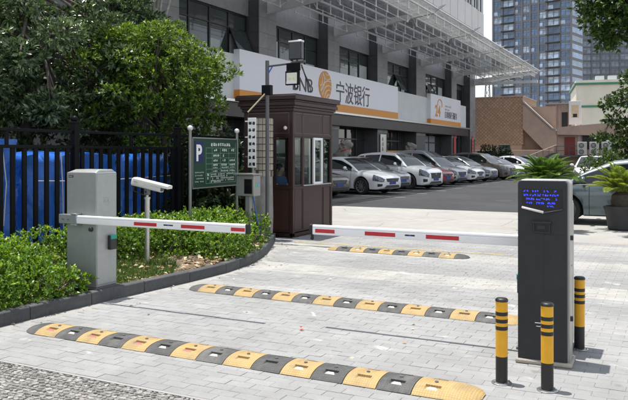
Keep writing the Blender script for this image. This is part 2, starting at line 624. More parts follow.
def paver_mat():
    m, nt, b = node_mat('concrete_paver')
    N, L = nt.nodes.new, nt.links.new
    ge = N('ShaderNodeNewGeometry'); oi = N('ShaderNodeObjectInfo')
    ad = N('ShaderNodeMath'); ad.operation = 'ADD'
    L(oi.outputs['Random'], ad.inputs[0]); L(ge.outputs['Random Per Island'], ad.inputs[1])
    fr = N('ShaderNodeMath'); fr.operation = 'FRACT'; L(ad.outputs[0], fr.inputs[0])
    mr = N('ShaderNodeMapRange'); mr.inputs['To Min'].default_value = .94; mr.inputs['To Max'].default_value = 1.06
    L(fr.outputs[0], mr.inputs['Value'])
    sx = N('ShaderNodeSeparateXYZ'); L(ge.outputs['Position'], sx.inputs[0])
    # courses of a paler paver laid as bands across the drive
    cr = N('ShaderNodeValToRGB'); cr.color_ramp.interpolation = 'CONSTANT'
    my = N('ShaderNodeMapRange'); my.inputs['From Min'].default_value = 3.8; my.inputs['From Max'].default_value = 13.8
    L(sx.outputs['Y'], my.inputs['Value']); L(my.outputs[0], cr.inputs[0])
    g, p, d = (.268, .269, .266, 1), (.340, .331, .312, 1), (.248, .247, .243, 1)
    seq = [(0, g), (.30, (.315, .31, .30, 1)), (.36, g), (.39, d), (.43, g), (.46, p), (.53, d), (.60, g), (.665, p), (.735, d), (.82, g), (.88, p), (.945, g)]
    e = cr.color_ramp.elements
    e[0].position, e[0].color = 0, g
    e[1].position, e[1].color = seq[1]
    for pos, c in seq[2:]:
        k = e.new(pos); k.color = c
    n1 = N('ShaderNodeTexNoise'); n1.inputs['Scale'].default_value = 1.1; n1.inputs['Detail'].default_value = 9; n1.inputs['Roughness'].default_value = .72
    L(ge.outputs['Position'], n1.inputs['Vector'])
    m1 = N('ShaderNodeMapRange'); m1.inputs['From Min'].default_value = .25; m1.inputs['From Max'].default_value = .75
    m1.inputs['To Min'].default_value = .76; m1.inputs['To Max'].default_value = 1.18
    L(n1.outputs['Fac'], m1.inputs['Value'])
    n4 = N('ShaderNodeTexNoise'); n4.inputs['Scale'].default_value = 55; n4.inputs['Detail'].default_value = 4
    L(ge.outputs['Position'], n4.inputs['Vector'])
    m4 = N('ShaderNodeMapRange'); m4.inputs['To Min'].default_value = .86; m4.inputs['To Max'].default_value = 1.14
    L(n4.outputs['Fac'], m4.inputs['Value'])
    a = N('ShaderNodeMath'); a.operation = 'MULTIPLY'; L(mr.outputs[0], a.inputs[0]); L(m1.outputs[0], a.inputs[1])
    a2 = N('ShaderNodeMath'); a2.operation = 'MULTIPLY'; L(a.outputs[0], a2.inputs[0]); L(m4.outputs[0], a2.inputs[1])
    # pale scuffs (lime, dried splashes) with a shape of their own
    n5 = N('ShaderNodeTexNoise'); n5.inputs['Scale'].default_value = 3.2; n5.inputs['Detail'].default_value = 3; n5.inputs['Distortion'].default_value = .6
    L(ge.outputs['Position'], n5.inputs['Vector'])
    r5 = N('ShaderNodeValToRGB'); r5.color_ramp.elements[0].position = .67; r5.color_ramp.elements[1].position = .73
    r5.color_ramp.elements[0].color = (0, 0, 0, 1); r5.color_ramp.elements[1].color = (.5, .5, .5, 1)
    L(n5.outputs['Fac'], r5.inputs[0])
    v = N('ShaderNodeVectorMath'); v.operation = 'SCALE'; L(cr.outputs[0], v.inputs[0]); L(a2.outputs[0], v.inputs['Scale'])
    mx = N('ShaderNodeMixRGB'); L(r5.outputs[0], mx.inputs[0]); L(v.outputs[0], mx.inputs[1]); mx.inputs[2].default_value = (.58, .56, .53, 1)
    # drip and oil spots, and two faint tyre-darkened lanes along the drive
    n6 = N('ShaderNodeTexVoronoi'); n6.inputs['Scale'].default_value = 2.3
    nw = N('ShaderNodeTexNoise'); nw.inputs['Scale'].default_value = 9; L(ge.outputs['Position'], nw.inputs['Vector'])
    va = N('ShaderNodeVectorMath'); va.operation = 'MULTIPLY_ADD'; L(nw.outputs['Color'], va.inputs[0]); va.inputs[1].default_value = (.12, .12, 0); L(ge.outputs['Position'], va.inputs[2])
    L(va.outputs[0], n6.inputs['Vector'])
    r6 = N('ShaderNodeValToRGB'); r6.color_ramp.elements[0].position = .05; r6.color_ramp.elements[1].position = .11
    r6.color_ramp.elements[0].color = (.45, .45, .45, 1); r6.color_ramp.elements[1].color = (0, 0, 0, 1)
    L(n6.outputs['Distance'], r6.inputs[0])
    m6 = N('ShaderNodeMixRGB'); L(r6.outputs[0], m6.inputs[0]); L(mx.outputs[0], m6.inputs[1]); m6.inputs[2].default_value = (.10, .098, .095, 1)
    wv = N('ShaderNodeTexNoise'); wv.inputs['Scale'].default_value = 1.0; wv.inputs['Detail'].default_value = 5
    mp = N('ShaderNodeMapping'); mp.inputs['Scale'].default_value = (2.6, .16, 1); L(ge.outputs['Position'], mp.inputs[0]); L(mp.outputs[0], wv.inputs['Vector'])
    r7 = N('ShaderNodeValToRGB'); r7.color_ramp.elements[0].position = .48; r7.color_ramp.elements[1].position = .66
    r7.color_ramp.elements[0].color = (0, 0, 0, 1); r7.color_ramp.elements[1].color = (.30, .30, .30, 1)
    L(wv.outputs['Fac'], r7.inputs[0])
    m7 = N('ShaderNodeMixRGB'); L(r7.outputs[0], m7.inputs[0]); L(m6.outputs[0], m7.inputs[1]); m7.inputs[2].default_value = (.20, .195, .19, 1)
    n8 = N('ShaderNodeTexNoise'); n8.inputs['Scale'].default_value = 26; n8.inputs['Detail'].default_value = 2; L(ge.outputs['Position'], n8.inputs['Vector'])
    r8 = N('ShaderNodeValToRGB'); r8.color_ramp.elements[0].position = .68; r8.color_ramp.elements[1].position = .72
    r8.color_ramp.elements[0].color = (0, 0, 0, 1); r8.color_ramp.elements[1].color = (.5, .5, .5, 1)
    L(n8.outputs['Fac'], r8.inputs[0])
    m8 = N('ShaderNodeMixRGB'); L(r8.outputs[0], m8.inputs[0]); L(m7.outputs[0], m8.inputs[1]); m8.inputs[2].default_value = (.16, .155, .15, 1)
    L(m8.outputs[0], b.inputs['Base Color'])
    b.inputs['Roughness'].default_value = .88
    n3 = N('ShaderNodeTexNoise'); n3.inputs['Scale'].default_value = 120; L(ge.outputs['Position'], n3.inputs['Vector'])
    bp = N('ShaderNodeBump'); bp.inputs['Strength'].default_value = .25; bp.inputs['Distance'].default_value = .005
    L(n3.outputs['Fac'], bp.inputs['Height']); L(bp.outputs[0], b.inputs['Normal'])
    return m


M_paver = paver_mat()
PL, PW, PJ = .2, .1, .0016


def paver_shape(mb, cx, cy, dz=0.0):
    hx, hy, c = PL / 2 - PJ, PW / 2 - PJ, .0018
    q = lambda: rng.uniform(-.0012, .0012)
    v = [(cx - hx, cy - hy, -.014 + dz), (cx + hx, cy - hy, -.014 + dz), (cx + hx, cy + hy, -.014 + dz), (cx - hx, cy + hy, -.014 + dz)]
    v += [(cx - hx, cy - hy, -c + dz), (cx + hx, cy - hy, -c + dz), (cx + hx, cy + hy, -c + dz), (cx - hx, cy + hy, -c + dz)]
    v += [(cx - hx + c, cy - hy + c, dz), (cx + hx - c, cy - hy + c, dz), (cx + hx - c, cy + hy - c, dz), (cx - hx + c, cy + hy - c, dz)]
    f = [(8, 9, 10, 11)]
    for i in range(4):
        j = (i + 1) % 4
        f += [(i, j, 4 + j, 4 + i), (4 + i, 4 + j, 8 + j, 8 + i)]
    mb.add(v, f)


pavement = struct('pavement', MB().box(-5.5, 6, 3.79, 3.815, -.05, -.003), M_walk)
cells = []
for r in range(98):
    cy = 3.82 + PW / 2 + r * PW
    for q in range(-50, 32):
        cx = q * PL + (PL / 2 if r % 2 else 0)
        lim = kerb_x(cy) + .06 if cy < 11.6 else -9.5
        if cx - PL / 2 < lim: continue
        if -7.6 < cx < -6.45 and 11.8 < cy < 13.6: continue
        # camera-space size decides which are separate parts
        d = .454 * -cx + .891 * cy
        l = .891 * cx + .454 * cy
        px = 314 + 710 * l / d
        py = 154 + 710 * EYE / d
        vis = -8 < px < 636 and py < 404
        cells.append((d if vis else d + 100, cx, cy))
cells.sort()
pm = MB(); paver_shape(pm, 0, 0)
pme = pm.mesh('paver'); pme.materials.append(M_paver)
for d, cx, cy in cells[:300]:
    o = bpy.data.objects.new('paver', pme)
    link(o, pavement)
    o.location = (cx, cy, rng.uniform(-.002, .0012)); o.rotation_euler = (R(rng.uniform(-.35, .35)), R(rng.uniform(-.3, .3)), R(rng.uniform(-.25, .25)))
pm = MB()
for d, cx, cy in cells[300:]:
    paver_shape(pm, cx, cy, rng.uniform(-.002, .0012))
o = pm.build('paver_field', M_paver, pavement); o['kind'] = 'stuff'

# strip of rough split stones in front of the paving
M_split = mat('split_stone', (.235, .225, .21), .9, var=.45, scale=22, bump=1.0, bscale=45, rnd=.38)
rough = struct('stone_strip', MB().box(-5.6, 6, -6, 3.785, -.05, -.012), ground_mat('dark_grit', (.15, .145, .135), (.24, .23, .21), 14, .95))
sm = MB()
cy = 1.6
while cy < 3.77:
    h = rng.uniform(.028, .05)
    cx = -5.55
    while cx < 2.6:
        w = rng.uniform(.03, .085)
        k = 6
        top, bot = [], []
        for i in range(k):
            a = 2 * math.pi * (i + rng.uniform(-.25, .25)) / k
            sx, sy = w / 2 * rng.uniform(.85, 1.05), h / 2 * rng.uniform(.85, 1.1)
            bot.append((cx + w / 2 + math.cos(a) * sx * 1.05, min(3.783, cy + h / 2 + math.sin(a) * sy * 1.1), -.022))
            top.append((cx + w / 2 + math.cos(a) * sx * .8, min(3.78, cy + h / 2 + math.sin(a) * sy * .8), rng.uniform(-.008, .001)))
        f = [tuple([k + i, k + (i + 1) % k, 2 * k]) for i in range(k)] + [(i, (i + 1) % k, k + (i + 1) % k, k + i) for i in range(k)]
        cz = sum(p[2] for p in top) / k + rng.uniform(-.001, .005)
        sm.add(bot + top + [(cx + w / 2, cy + h / 2, cz)], f)
        cx += w
    cy += h
o = sm.build('split_stones', M_split, rough); o['kind'] = 'stuff'

# kerb of separate stones
M_kerb = mat('granite_kerb', (.055, .057, .06), .7, var=.3, scale=30, bump=.4, bscale=90, dirt=.3, dcol=(.16, .155, .15), rnd=.12)
kerb = struct('kerb', MB().box(-5.7, -5.66, .3, 5, -.05, .05), M_sand)
kp = [Vector((x, y, 0)) for x, y in KERB]
path = []
for i in range(len(kp) - 1):
    n = max(1, int((kp[i + 1] - kp[i]).length / .05))
    for j in range(n): path.append(kp[i].lerp(kp[i + 1], j / n))
path.append(kp[-1])
acc = [0.0]
for i in range(1, len(path)): acc.append(acc[-1] + (path[i] - path[i - 1]).length)


def on_path(s):
    return Vector((float(np.interp(s, acc, [p.x for p in path])), float(np.interp(s, acc, [p.y for p in path])), 0))


s = 0.0
while s < acc[-1] - .1:
    ln = .78 if s < 7.2 else .42
    e = min(s + ln, acc[-1])
    a, b = on_path(s + .003), on_path(e - .003)
    d = (b - a).normalized(); nrm = Vector((-d.y, d.x, 0))
    w, h, c = .115, .128, .012
    prof = [(0, -.03), (0.0, h - c), (c, h), (w - c * .5, h), (w, h - c * .5), (w, -.03)]
    mb = MB()
    dz = rng.uniform(-.003, .003)
    vs = [a + nrm * u + Vector((0, 0, z + dz)) for u, z in prof] + [b + nrm * u + Vector((0, 0, z + dz)) for u, z in prof]
    n = len(prof)
    mb.add(vs, [tuple(range(n)), tuple(range(2 * n - 1, n - 1, -1))] + [(i, (i + 1) % n, n + (i + 1) % n, n + i) for i in range(n)])
    mb.build('kerb_stone', M_kerb, kerb, bevel=.004, seg=1)
    s = e

# planting bed
bed_pts = [(on_path(t).x - .06, on_path(t).y) for t in np.linspace(0.0, acc[-1], 30)]
rows = []
for (x, y) in bed_pts:
    rows.append([(lerp(x, -14.5, t), y, (.075 if t == 0 else .085 + .035 * math.sin(x * 9 + t * 40 + y * 5) + .02 * math.sin(y * 13 + t * 17))) for t in np.linspace(0, 1, 40)])
rows.append([(lerp(-7.6, -14.5, t), 14.5, .09) for t in np.linspace(0, 1, 40)])
struct('planting_bed', MB().grid(rows), M_soil, smooth=60)

# dead leaves on the bed, grass by the gate, leaves blown on the paving
M_dead = leaf_mat('dead_leaf', (.16, .09, .035), (.34, .24, .13), (.58, .50, .36), .1, .8)
n = 1500
yy = nr.uniform(5.9, 11.2, n)
kx = np.interp(yy, [p[1] for p in KERB], [p[0] for p in KERB])
xx = kx - .12 - nr.random(n) ** 1.2 * 1.9
P = np.stack([xx, yy, np.full(n, .10) + nr.random(n) * .05], 1)
D = np.concatenate([nr.normal(size=(n, 2)), nr.normal(size=(n, 1)) * .25], 1)
NN = np.concatenate([nr.normal(size=(n, 2)) * .45, np.ones((n, 1))], 1)
Ls = nr.uniform(.04, .11, n)
tag(leaves_obj('leaf_litter', leaf_arrays(P, D, NN, Ls, Ls * .5), M_dead), 'dry brown fallen leaves on the soil beside the kerb', 'leaf litter', kind='stuff')
M_grass = leaf_mat('grass_blade', (.05, .10, .02), (.09, .17, .03), (.16, .24, .06), .35, .5)
n = 5200
yy = nr.uniform(6.15, 8.0, n)
kx = np.interp(yy, [p[1] for p in KERB], [p[0] for p in KERB])
xx = kx - .2 - nr.random(n) * 1.3
ok = (nr.random(n) < .35 + .65 * (np.sin(xx * 6) * np.sin(yy * 5) > -.25)) & (yy < 8.0 - .9 * (xx + 5.6 + 1.0) ** 2)
xx, yy = xx[ok], yy[ok]; n = len(xx)
P = np.stack([xx, yy, np.full(n, .085)], 1)
D = np.concatenate([nr.normal(size=(n, 2)) * .45, np.ones((n, 1))], 1)
NN = nr.normal(size=(n, 3))
Ls = nr.uniform(.05, .13, n)
tag(leaves_obj('grass', leaf_arrays(P, D, NN, Ls, np.full(n, .009)), M_grass), 'patch of short thin grass beside the left barrier cabinet', 'grass', kind='stuff')
n = 90
P = np.stack([nr.uniform(-5.3, -.3, n), nr.uniform(3.9, 13, n), np.full(n, .004)], 1)
P[:45, 0] = np.interp(P[:45, 1], [p[1] for p in KERB], [p[0] for p in KERB]) + .03 + nr.random(45) ** 2 * .5
D = np.concatenate([nr.normal(size=(n, 2)), nr.normal(size=(n, 1)) * .15 + .1], 1)
NN = np.concatenate([nr.normal(size=(n, 2)) * .35, np.ones((n, 1))], 1)
Ls = nr.uniform(.02, .055, n)
tag(leaves_obj('fallen_leaves', leaf_arrays(P, D, NN, Ls, Ls * .5), M_dead), 'few small dry leaves scattered on the grey paving', 'leaves', kind='stuff')
M_redleaf = leaf_mat('red_leaf', (.35, .05, .03), (.35, .05, .03), (.4, .07, .04), .1, .6)
P = np.array([[-3.05, 5.68, .006], [-3.04, 5.70, .02]])
lv = leaves_obj('fallen_leaf', leaf_arrays(P, np.array([[1, .2, .15], [-.4, 1, .2]]), np.array([[0, 0, 1.], [.3, 0, 1]]), np.array([.06, .05]), np.array([.035, .03])), M_redleaf)
tag(lv, 'red dry leaf lying on paving in front of the gap between booms', 'leaf')
# ------------------------------------------------------------------ speed bumps
def tread_mat(name, col, wear, scuff):
    m = mat(name, col, .75, var=.14, scale=7, dirt=.35, dscale=9, dcol=wear)
    nt = m.node_tree
    N, L = nt.nodes.new, nt.links.new
    b = nt.nodes['Principled BSDF']
    ge = N('ShaderNodeNewGeometry')
    mp = N('ShaderNodeMapping'); mp.inputs['Rotation'].default_value = (0, 0, R(45))
    L(ge.outputs['Position'], mp.inputs['Vector'])
    ck = N('ShaderNodeTexChecker'); ck.inputs['Scale'].default_value = 78
    sx = N('ShaderNodeSeparateXYZ'); L(mp.outputs[0], sx.inputs[0])
    cb = N('ShaderNodeCombineXYZ'); L(sx.outputs['X'], cb.inputs[0]); L(sx.outputs['Y'], cb.inputs[1])
    L(cb.outputs[0], ck.inputs['Vector'])
    bp = N('ShaderNodeBump'); bp.inputs['Strength'].default_value = .9; bp.inputs['Distance'].default_value = .006
    L(ck.outputs['Fac'], bp.inputs['Height']); L(bp.outputs[0], b.inputs['Normal'])
    # sunk squares of the tread pattern coloured darker
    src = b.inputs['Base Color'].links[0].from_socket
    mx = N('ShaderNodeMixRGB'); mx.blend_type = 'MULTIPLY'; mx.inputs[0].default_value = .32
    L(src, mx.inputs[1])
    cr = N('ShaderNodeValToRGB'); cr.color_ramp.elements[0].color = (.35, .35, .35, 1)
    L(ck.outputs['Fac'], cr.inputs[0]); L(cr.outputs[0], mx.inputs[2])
    # tyre scuffs and dust that differ from segment to segment
    na = N('ShaderNodeTexNoise'); na.inputs['Scale'].default_value = 6; na.inputs['Detail'].default_value = 8; na.inputs['Roughness'].default_value = .75
    ma = N('ShaderNodeMapping'); ma.inputs['Scale'].default_value = (1, .35, 1); L(ge.outputs['Position'], ma.inputs[0]); L(ma.outputs[0], na.inputs['Vector'])
    ra = N('ShaderNodeValToRGB'); ra.color_ramp.elements[0].position = .46; ra.color_ramp.elements[1].position = .66
    ra.color_ramp.elements[0].color = (0, 0, 0, 1); ra.color_ramp.elements[1].color = (.62, .62, .62, 1)
    L(na.outputs['Fac'], ra.inputs[0])
    m2 = N('ShaderNodeMixRGB'); L(ra.outputs[0], m2.inputs[0]); L(mx.outputs[0], m2.inputs[1]); m2.inputs[2].default_value = (*scuff, 1)
    L(m2.outputs[0], b.inputs['Base Color'])
    return m


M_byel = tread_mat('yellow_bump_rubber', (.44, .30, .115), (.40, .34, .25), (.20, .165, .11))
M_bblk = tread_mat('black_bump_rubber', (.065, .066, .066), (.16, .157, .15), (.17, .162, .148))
M_white_ref = mat('white_reflector', (.46, .45, .41), .5, var=.3, scale=30, dirt=.7, dscale=24)
M_red_ref = mat('pink_red_reflector', (.46, .12, .11), .5, var=.3, scale=30, dirt=.7, dscale=24, dcol=(.3, .22, .18))
M_recess = mat('recess_dark', (.03, .03, .03), .8)
BW, BH, SEG = .36, .052, .25


def bump_prof(k=12, w=BW, h=BH):
    pts = []
    for i in range(k + 1):
        t = -1 + 2 * i / k
        z = h * (1 - abs(t) ** 2.4) ** .75
        pts.append((t * w / 2, max(.006, z) if 0 < i < k else .004))
    return pts


def bump_segment():
    """moulded segment with a sunk window on both slopes, 0..SEG along x"""
    mb = MB()
    pf = bump_prof()
    xs = [.003, .07, .18, SEG - .003]
    rows = [[(x, y, z) for y, z in pf] for x in xs]
    n = len(pf)
    vs = [p for r in rows for p in r]
    fs = []
    for i in range(3):
        for j in range(n - 1):
            if i == 1 and (j in (2, 3) or j in (n - 5, n - 4)): continue
            fs.append((i * n + j, (i + 1) * n + j, (i + 1) * n + j + 1, i * n + j + 1))
    fs += [tuple(range(n)), tuple(range(4 * n - 1, 3 * n - 1, -1))]
    b = len(vs)
    for (j0, j1) in ((2, 4), (n - 5, n - 3)):
        # sunk floor of the window
        y0, z0 = pf[j0]; y1, z1 = pf[j1]
        lo = min(z0, z1) - .004
        k = len(vs)
        ym = (y0 + y1) / 2
        vs += [(.075, y0, lo), (.175, y0, lo), (.175, y1, lo), (.075, y1, lo)]
        fs += [(k, k + 1, k + 2, k + 3)]
        o0, o1 = 1 * n, 2 * n
        ring = [o0 + j0, o1 + j0, o1 + j1, o0 + j1]
        fs += [(ring[0], ring[1], k + 1, k), (ring[2], ring[3], k + 3, k + 2)]
        jm = j0 + 1
        fs += [(o1 + j0, o1 + jm, k + 1), (o1 + jm, o1 + j1, k + 2), (o1 + jm, k + 2, k + 1), (o0 + jm, o0 + j0, k), (o0 + j1, o0 + jm, k + 3), (o0 + jm, k, k + 3)]
    mb.add(vs, fs)
    return mb


def bump_cap():
    mb = MB()
    rows = []
    for i in range(7):
        t = i / 6
        q = math.sqrt(max(0, 1 - (1 - t) ** 2)) if i else .05
        rows.append([(-.2 * (1 - t) + 0.003, y * lerp(.25, 1, q), max(.003, z * lerp(.12, 1, q))) for y, z in bump_prof()])
    mb.grid(rows)
    n = len(rows[0])
    return mb


seg_me = {}
for nm, m in (('y', M_byel), ('b', M_bblk)):
    seg_me[nm] = bump_segment().mesh('segment', 40); seg_me[nm].materials.append(m)
    seg_me['c' + nm] = bump_cap().mesh('end_cap', 40); seg_me['c' + nm].materials.append(m)
ref_m = {}
_p = bump_prof(); _y0, _z0 = _p[2]; _y1, _z1 = _p[4]
for nm, m in (('w', M_white_ref), ('r', M_red_ref)):
    mb = MB().add([(.085, _y0 + .004, _z0 - .003), (.165, _y0 + .004, _z0 - .003), (.148, _y1 - .034, _z0 + .009), (.102, _y1 - .034, _z0 + .009),
                   (.085, _y0 + .004, _z0 - .006), (.165, _y0 + .004, _z0 - .006), (.148, _y1 - .034, _z0 - .001), (.102, _y1 - .034, _z0 - .001)],
                  [(0, 1, 2, 3), (7, 6, 5, 4), (0, 4, 5, 1), (1, 5, 6, 2), (2, 6, 7, 3), (3, 7, 4, 0)])
    ref_m[nm] = mb.mesh('reflector'); ref_m[nm].materials.append(m)


def speed_bump(label, x0, y, n, first, refs, capl, capr):
    t = thing('speed_bump', label, 'speed bump', (x0, y, 0), 0, 'rubber speed bumps across the driveway')
    c = bpy.data.objects.new('end_cap', seg_me['c' + capl]); link(c, t); c.location = (.2, 0, 0)
    cur = first
    for i in range(n):
        o = bpy.data.objects.new('segment', seg_me[cur]); link(o, t)
        o.location = (.2 + i * SEG, rng.uniform(-.003, .003), 0)
        k = refs(i, cur)
        if k:
            r = bpy.data.objects.new('reflector', ref_m[k]); link(r, o)
        bl = MB().lathe([(0, .012), (.013, .012), (.014, 0), (.014, -.01)], 8, (.125, 0.0, BH - .004))
        bo = bl.build('bolt', M_galv, o)
        cur = 'b' if cur == 'y' else 'y'
    c = bpy.data.objects.new('end_cap', seg_me['c' + capr]); link(c, t)
    c.location = (.2 + n * SEG, 0, 0); c.rotation_euler = (0, 0, math.pi)
    t.rotation_euler = (0, 0, R(rng.uniform(-.2, .2)))
    return t


def refs1(i, c):
    return ('w' if i % 6 != 3 else None) if c == 'b' else ('r' if i in (0, 2, 4, 6) else ('w' if i % 4 else None))


speed_bump('longest yellow and black rubber speed bump, nearest, in front of the bollards', -5.27, 4.66, 15, 'y', refs1, 'b', 'y')
speed_bump('middle yellow and black speed bump starting by the kerb, just behind both booms', -5.16, 6.92, 14, 'y', lambda i, c: 'w' if c == 'b' else None, 'b', 'y')
speed_bump('shortest yellow and black speed bump, farthest, beyond the right boom', -5.22, 10.8, 8, 'b', lambda i, c: 'w' if c == 'y' and i % 3 else None, 'y', 'b')

# ------------------------------------------------------------------ bollards
M_bolyel = mat('bollard_yellow', (.72, .36, .012), .42, var=.06, scale=12, dirt=.12, dscale=14)
M_bolblk = mat('bollard_black_band', (.012, .012, .012), .45)


def bollard(label, x, y, tilt):
    t = thing('bollard', label, 'bollard', (x, y, 0), rng.uniform(0, 3), 'striped steel bollards round the pay kiosk')
    r = .041
    MB().lathe([(0, .003), (.070, .003), (.070, .005), (.064, .008), (r, .010)], 28).build('base_plate', M_steel, t, smooth=30)
    for k in range(4):
        a = k * math.pi / 2 + .4
        MB().lathe([(0, .018), (.007, .018), (.007, .01)], 6, (math.cos(a) * .056, math.sin(a) * .056, -.004)).build('bolt', M_galv, t)
    MB().lathe([(r, .012), (r, .19)], 28).build('lower_sleeve', M_bolblk, t, smooth=40)
    MB().lathe([(r, .19), (r, .585), (0, .585)], 28).build('tube', M_bolyel, t, smooth=40)
    for z in (.375, .425, .475):
        MB().lathe([(r, z), (r + .0012, z), (r + .0012, z + .026), (r, z + .026)], 28).build('band', M_bolblk, t, smooth=40)
    MB().lathe([(r + .003, .572), (r + .003, .586), (r - .006, .594), (0, .597)], 28).build('cap', M_bolblk, t, smooth=50)
    t.rotation_euler[0] = R(tilt)
    return t


bollard('yellow bollard with black bands in front of kiosk, the left of the front two', -1.085, 5.02, .4)
bollard('yellow bollard with black bands standing directly in front of the kiosk middle', -.775, 5.0, -.5)
bollard('yellow bollard with black bands half hidden behind the kiosk, right side', -.705, 6.18, .3)

# ------------------------------------------------------------------ pay kiosk
M_kgrey = mat('anthracite_powder_coat', (.022, .025, .028), .5, .0, .1, 30, dirt=.22, dscale=4, dcol=(.05, .05, .05), spec=.35, bump=.12, bscale=260)
M_kside = mat('pale_brushed_panel', (.40, .40, .37), .38, .5, .08, 10)
M_screen = mat('led_screen_black', (.006, .006, .008), .18)
M_led = mat('blue_led', (.02, .03, .6), .4, emit=(.03, .06, 1.0), estr=1.6)
M_plinth = mat('mortar_plinth', (.33, .30, .25), .9, var=.25, bump=.5, bscale=50)
k = thing('pay_kiosk', 'tall anthracite parking kiosk with blue dot-matrix display, between the bollards', 'parking kiosk', (-1.08, 5.575, 0), R(2.0))
KW, KD, KH = .375, .24, 1.405


def rrect(x0, x1, z0, z1, r, n=6, only_top=False):
    pts = []
    for (cx, cz, a0) in ((x1 - r, z1 - r, 0), (x0 + r, z1 - r, 90)):
        for i in range(n + 1):
            a = R(a0 + 90 * i / n)
            pts.append((cx + r * math.cos(a), cz + r * math.sin(a)))
    if only_top:
        pts += [(x0, z0), (x1, z0)]
    else:
        for (cx, cz, a0) in ((x0 + r, z0 + r, 180), (x1 - r, z0 + r, 270)):
            for i in range(n + 1):
                a = R(a0 + 90 * i / n)
                pts.append((cx + r * math.cos(a), cz + r * math.sin(a)))
    return pts


MB().box(-.02, KW + .02, -.02, KD + .02, 0, .035).build('plinth', M_plinth, k, bevel=.012)
MB().prism(rrect(0, KW, .03, KH, .035, only_top=True), 'y', .03, KD).build('cabinet', M_kside, k, smooth=40, bevel=.006)
fr = MB().prism(rrect(-.002, KW - .018, .03, KH - .006, .03, only_top=True), 'y', 0, .032).build('front_panel', M_kgrey, k, smooth=40, bevel=.005)
MB().box(KW * .5, KW - .02, -.003, .002, .05, .99).build('service_door', M_kgrey, k, bevel=.002)
MB().prism(rrect(-.004, .02, .03, KH - .02, .01, only_top=True), 'y', .02, KD - .004).build('side_trim', M_kgrey, k, bevel=.003)
sc = MB().add([(.028, -.002, 1.20), (.20, -.002, 1.165), (.325, -.002, 1.19), (.325, -.002, 1.335), (.028, -.002, 1.335),
               (.028, .004, 1.20), (.20, .004, 1.165), (.325, .004, 1.19), (.325, .004, 1.335), (.028, .004, 1.335)],
              [(0, 1, 2, 3, 4), (9, 8, 7, 6, 5)] + [(i, 5 + i, 5 + (i + 1) % 5, (i + 1) % 5) for i in range(5)]).build('display', M_screen, k)
ld = MB()
rows = [(1.318, [(.04, 1), (.065, 1), (.105, 3), (.185, 1), (.21, 1), (.265, 1)]),
        (1.288, [(.04, 1), (.062, 1), (.085, 1), (.105, 4), (.18, 4), (.25, 3)]),
        (1.258, [(.06, 4), (.135, 4), (.205, 2), (.275, 1)]),
        (1.228, [(.062, 3), (.135, 4), (.21, 4)]),
        (1.204, [(.215, 3)])]
for z, runs in rows:
    for x, n in runs:
        for i in range(n):
            for q in range(6):
                xx = x + i * .016 + rng.choice((0, .003, .006, .009)); zz = z - .007 + rng.choice((0, .0035, .007, .0105))
                w = rng.choice((.003, .006))
                ld.box(xx, xx + w, -.0045, -.002, zz, zz + .003)
ld.build('led_text', M_led, sc)['kind'] = 'stuff'
M_ledge = mat('pale_ledge', (.62, .58, .57), .35, .4)
MB().add([(.03, -.03, 1.186), (.19, -.03, 1.15), (.19, 0, 1.15), (.03, 0, 1.19), (.03, -.03, 1.198), (.19, -.03, 1.164), (.19, 0, 1.168), (.03, 0, 1.203)],
         [(0, 1, 2, 3), (7, 6, 5, 4), (0, 4, 5, 1), (1, 5, 6, 2), (2, 6, 7, 3), (3, 7, 4, 0)]).build('light_ledge', M_ledge, k, bevel=.002)
MB().add([(.19, -.03, 1.15), (.325, -.012, 1.178), (.325, 0, 1.178), (.19, 0, 1.15), (.19, -.03, 1.158), (.325, -.012, 1.184), (.325, 0, 1.188), (.19, 0, 1.162)],
         [(0, 1, 2, 3), (7, 6, 5, 4), (0, 4, 5, 1), (1, 5, 6, 2), (2, 6, 7, 3), (3, 7, 4, 0)]).build('dark_ledge', M_kgrey, k, bevel=.002)
so = MB().box(.105, .245, -.028, 0, 1.075, 1.092).box(.112, .124, -.016, 0, 1.01, 1.08).box(.226, .238, -.016, 0, 1.01, 1.08).box(.112, .238, -.014, 0, 1.0, 1.014).build('slot_hood', M_kgrey, k, bevel=.003)
MB().box(.124, .226, -.004, .003, 1.014, 1.075).build('slot_window', M_screen, so)
MB().box(.14, .20, -.007, -.004, 1.03, 1.06).build('reader', M_dark, so, bevel=.002)
lo = MB().box(.125, .215, -.0055, -.003, .315, .321).box(.135, .21, -.0055, -.003, .29, .295).build('white_lettering', M_white, k)
for z in (.34, .95):
    MB().box(KW - .002, KW + .02, .05, .085, z, z + .035).build('hinge', M_dark, k, bevel=.004)
MB().lathe([(0, .006), (.007, .006), (.007, 0)], 10, (KW + .001, .14, .75), 'x').build('lock', M_steel, k)

# ------------------------------------------------------------------ barrier gates
M_gate = mat('silver_grey_cabinet', (.30, .315, .31), .42, .35, .06, 14, dirt=.15, dscale=5)
M_gate2 = mat('silver_grey_side', (.36, .37, .365), .42, .35, .06, 14, dirt=.15, dscale=5)
M_alu = mat('aluminium_clamp', (.32, .34, .37), .35, .7)
M_boom = mat('white_boom', (.80, .80, .81), .4, var=.03, dirt=.15, dscale=3, dcol=(.55, .54, .52))


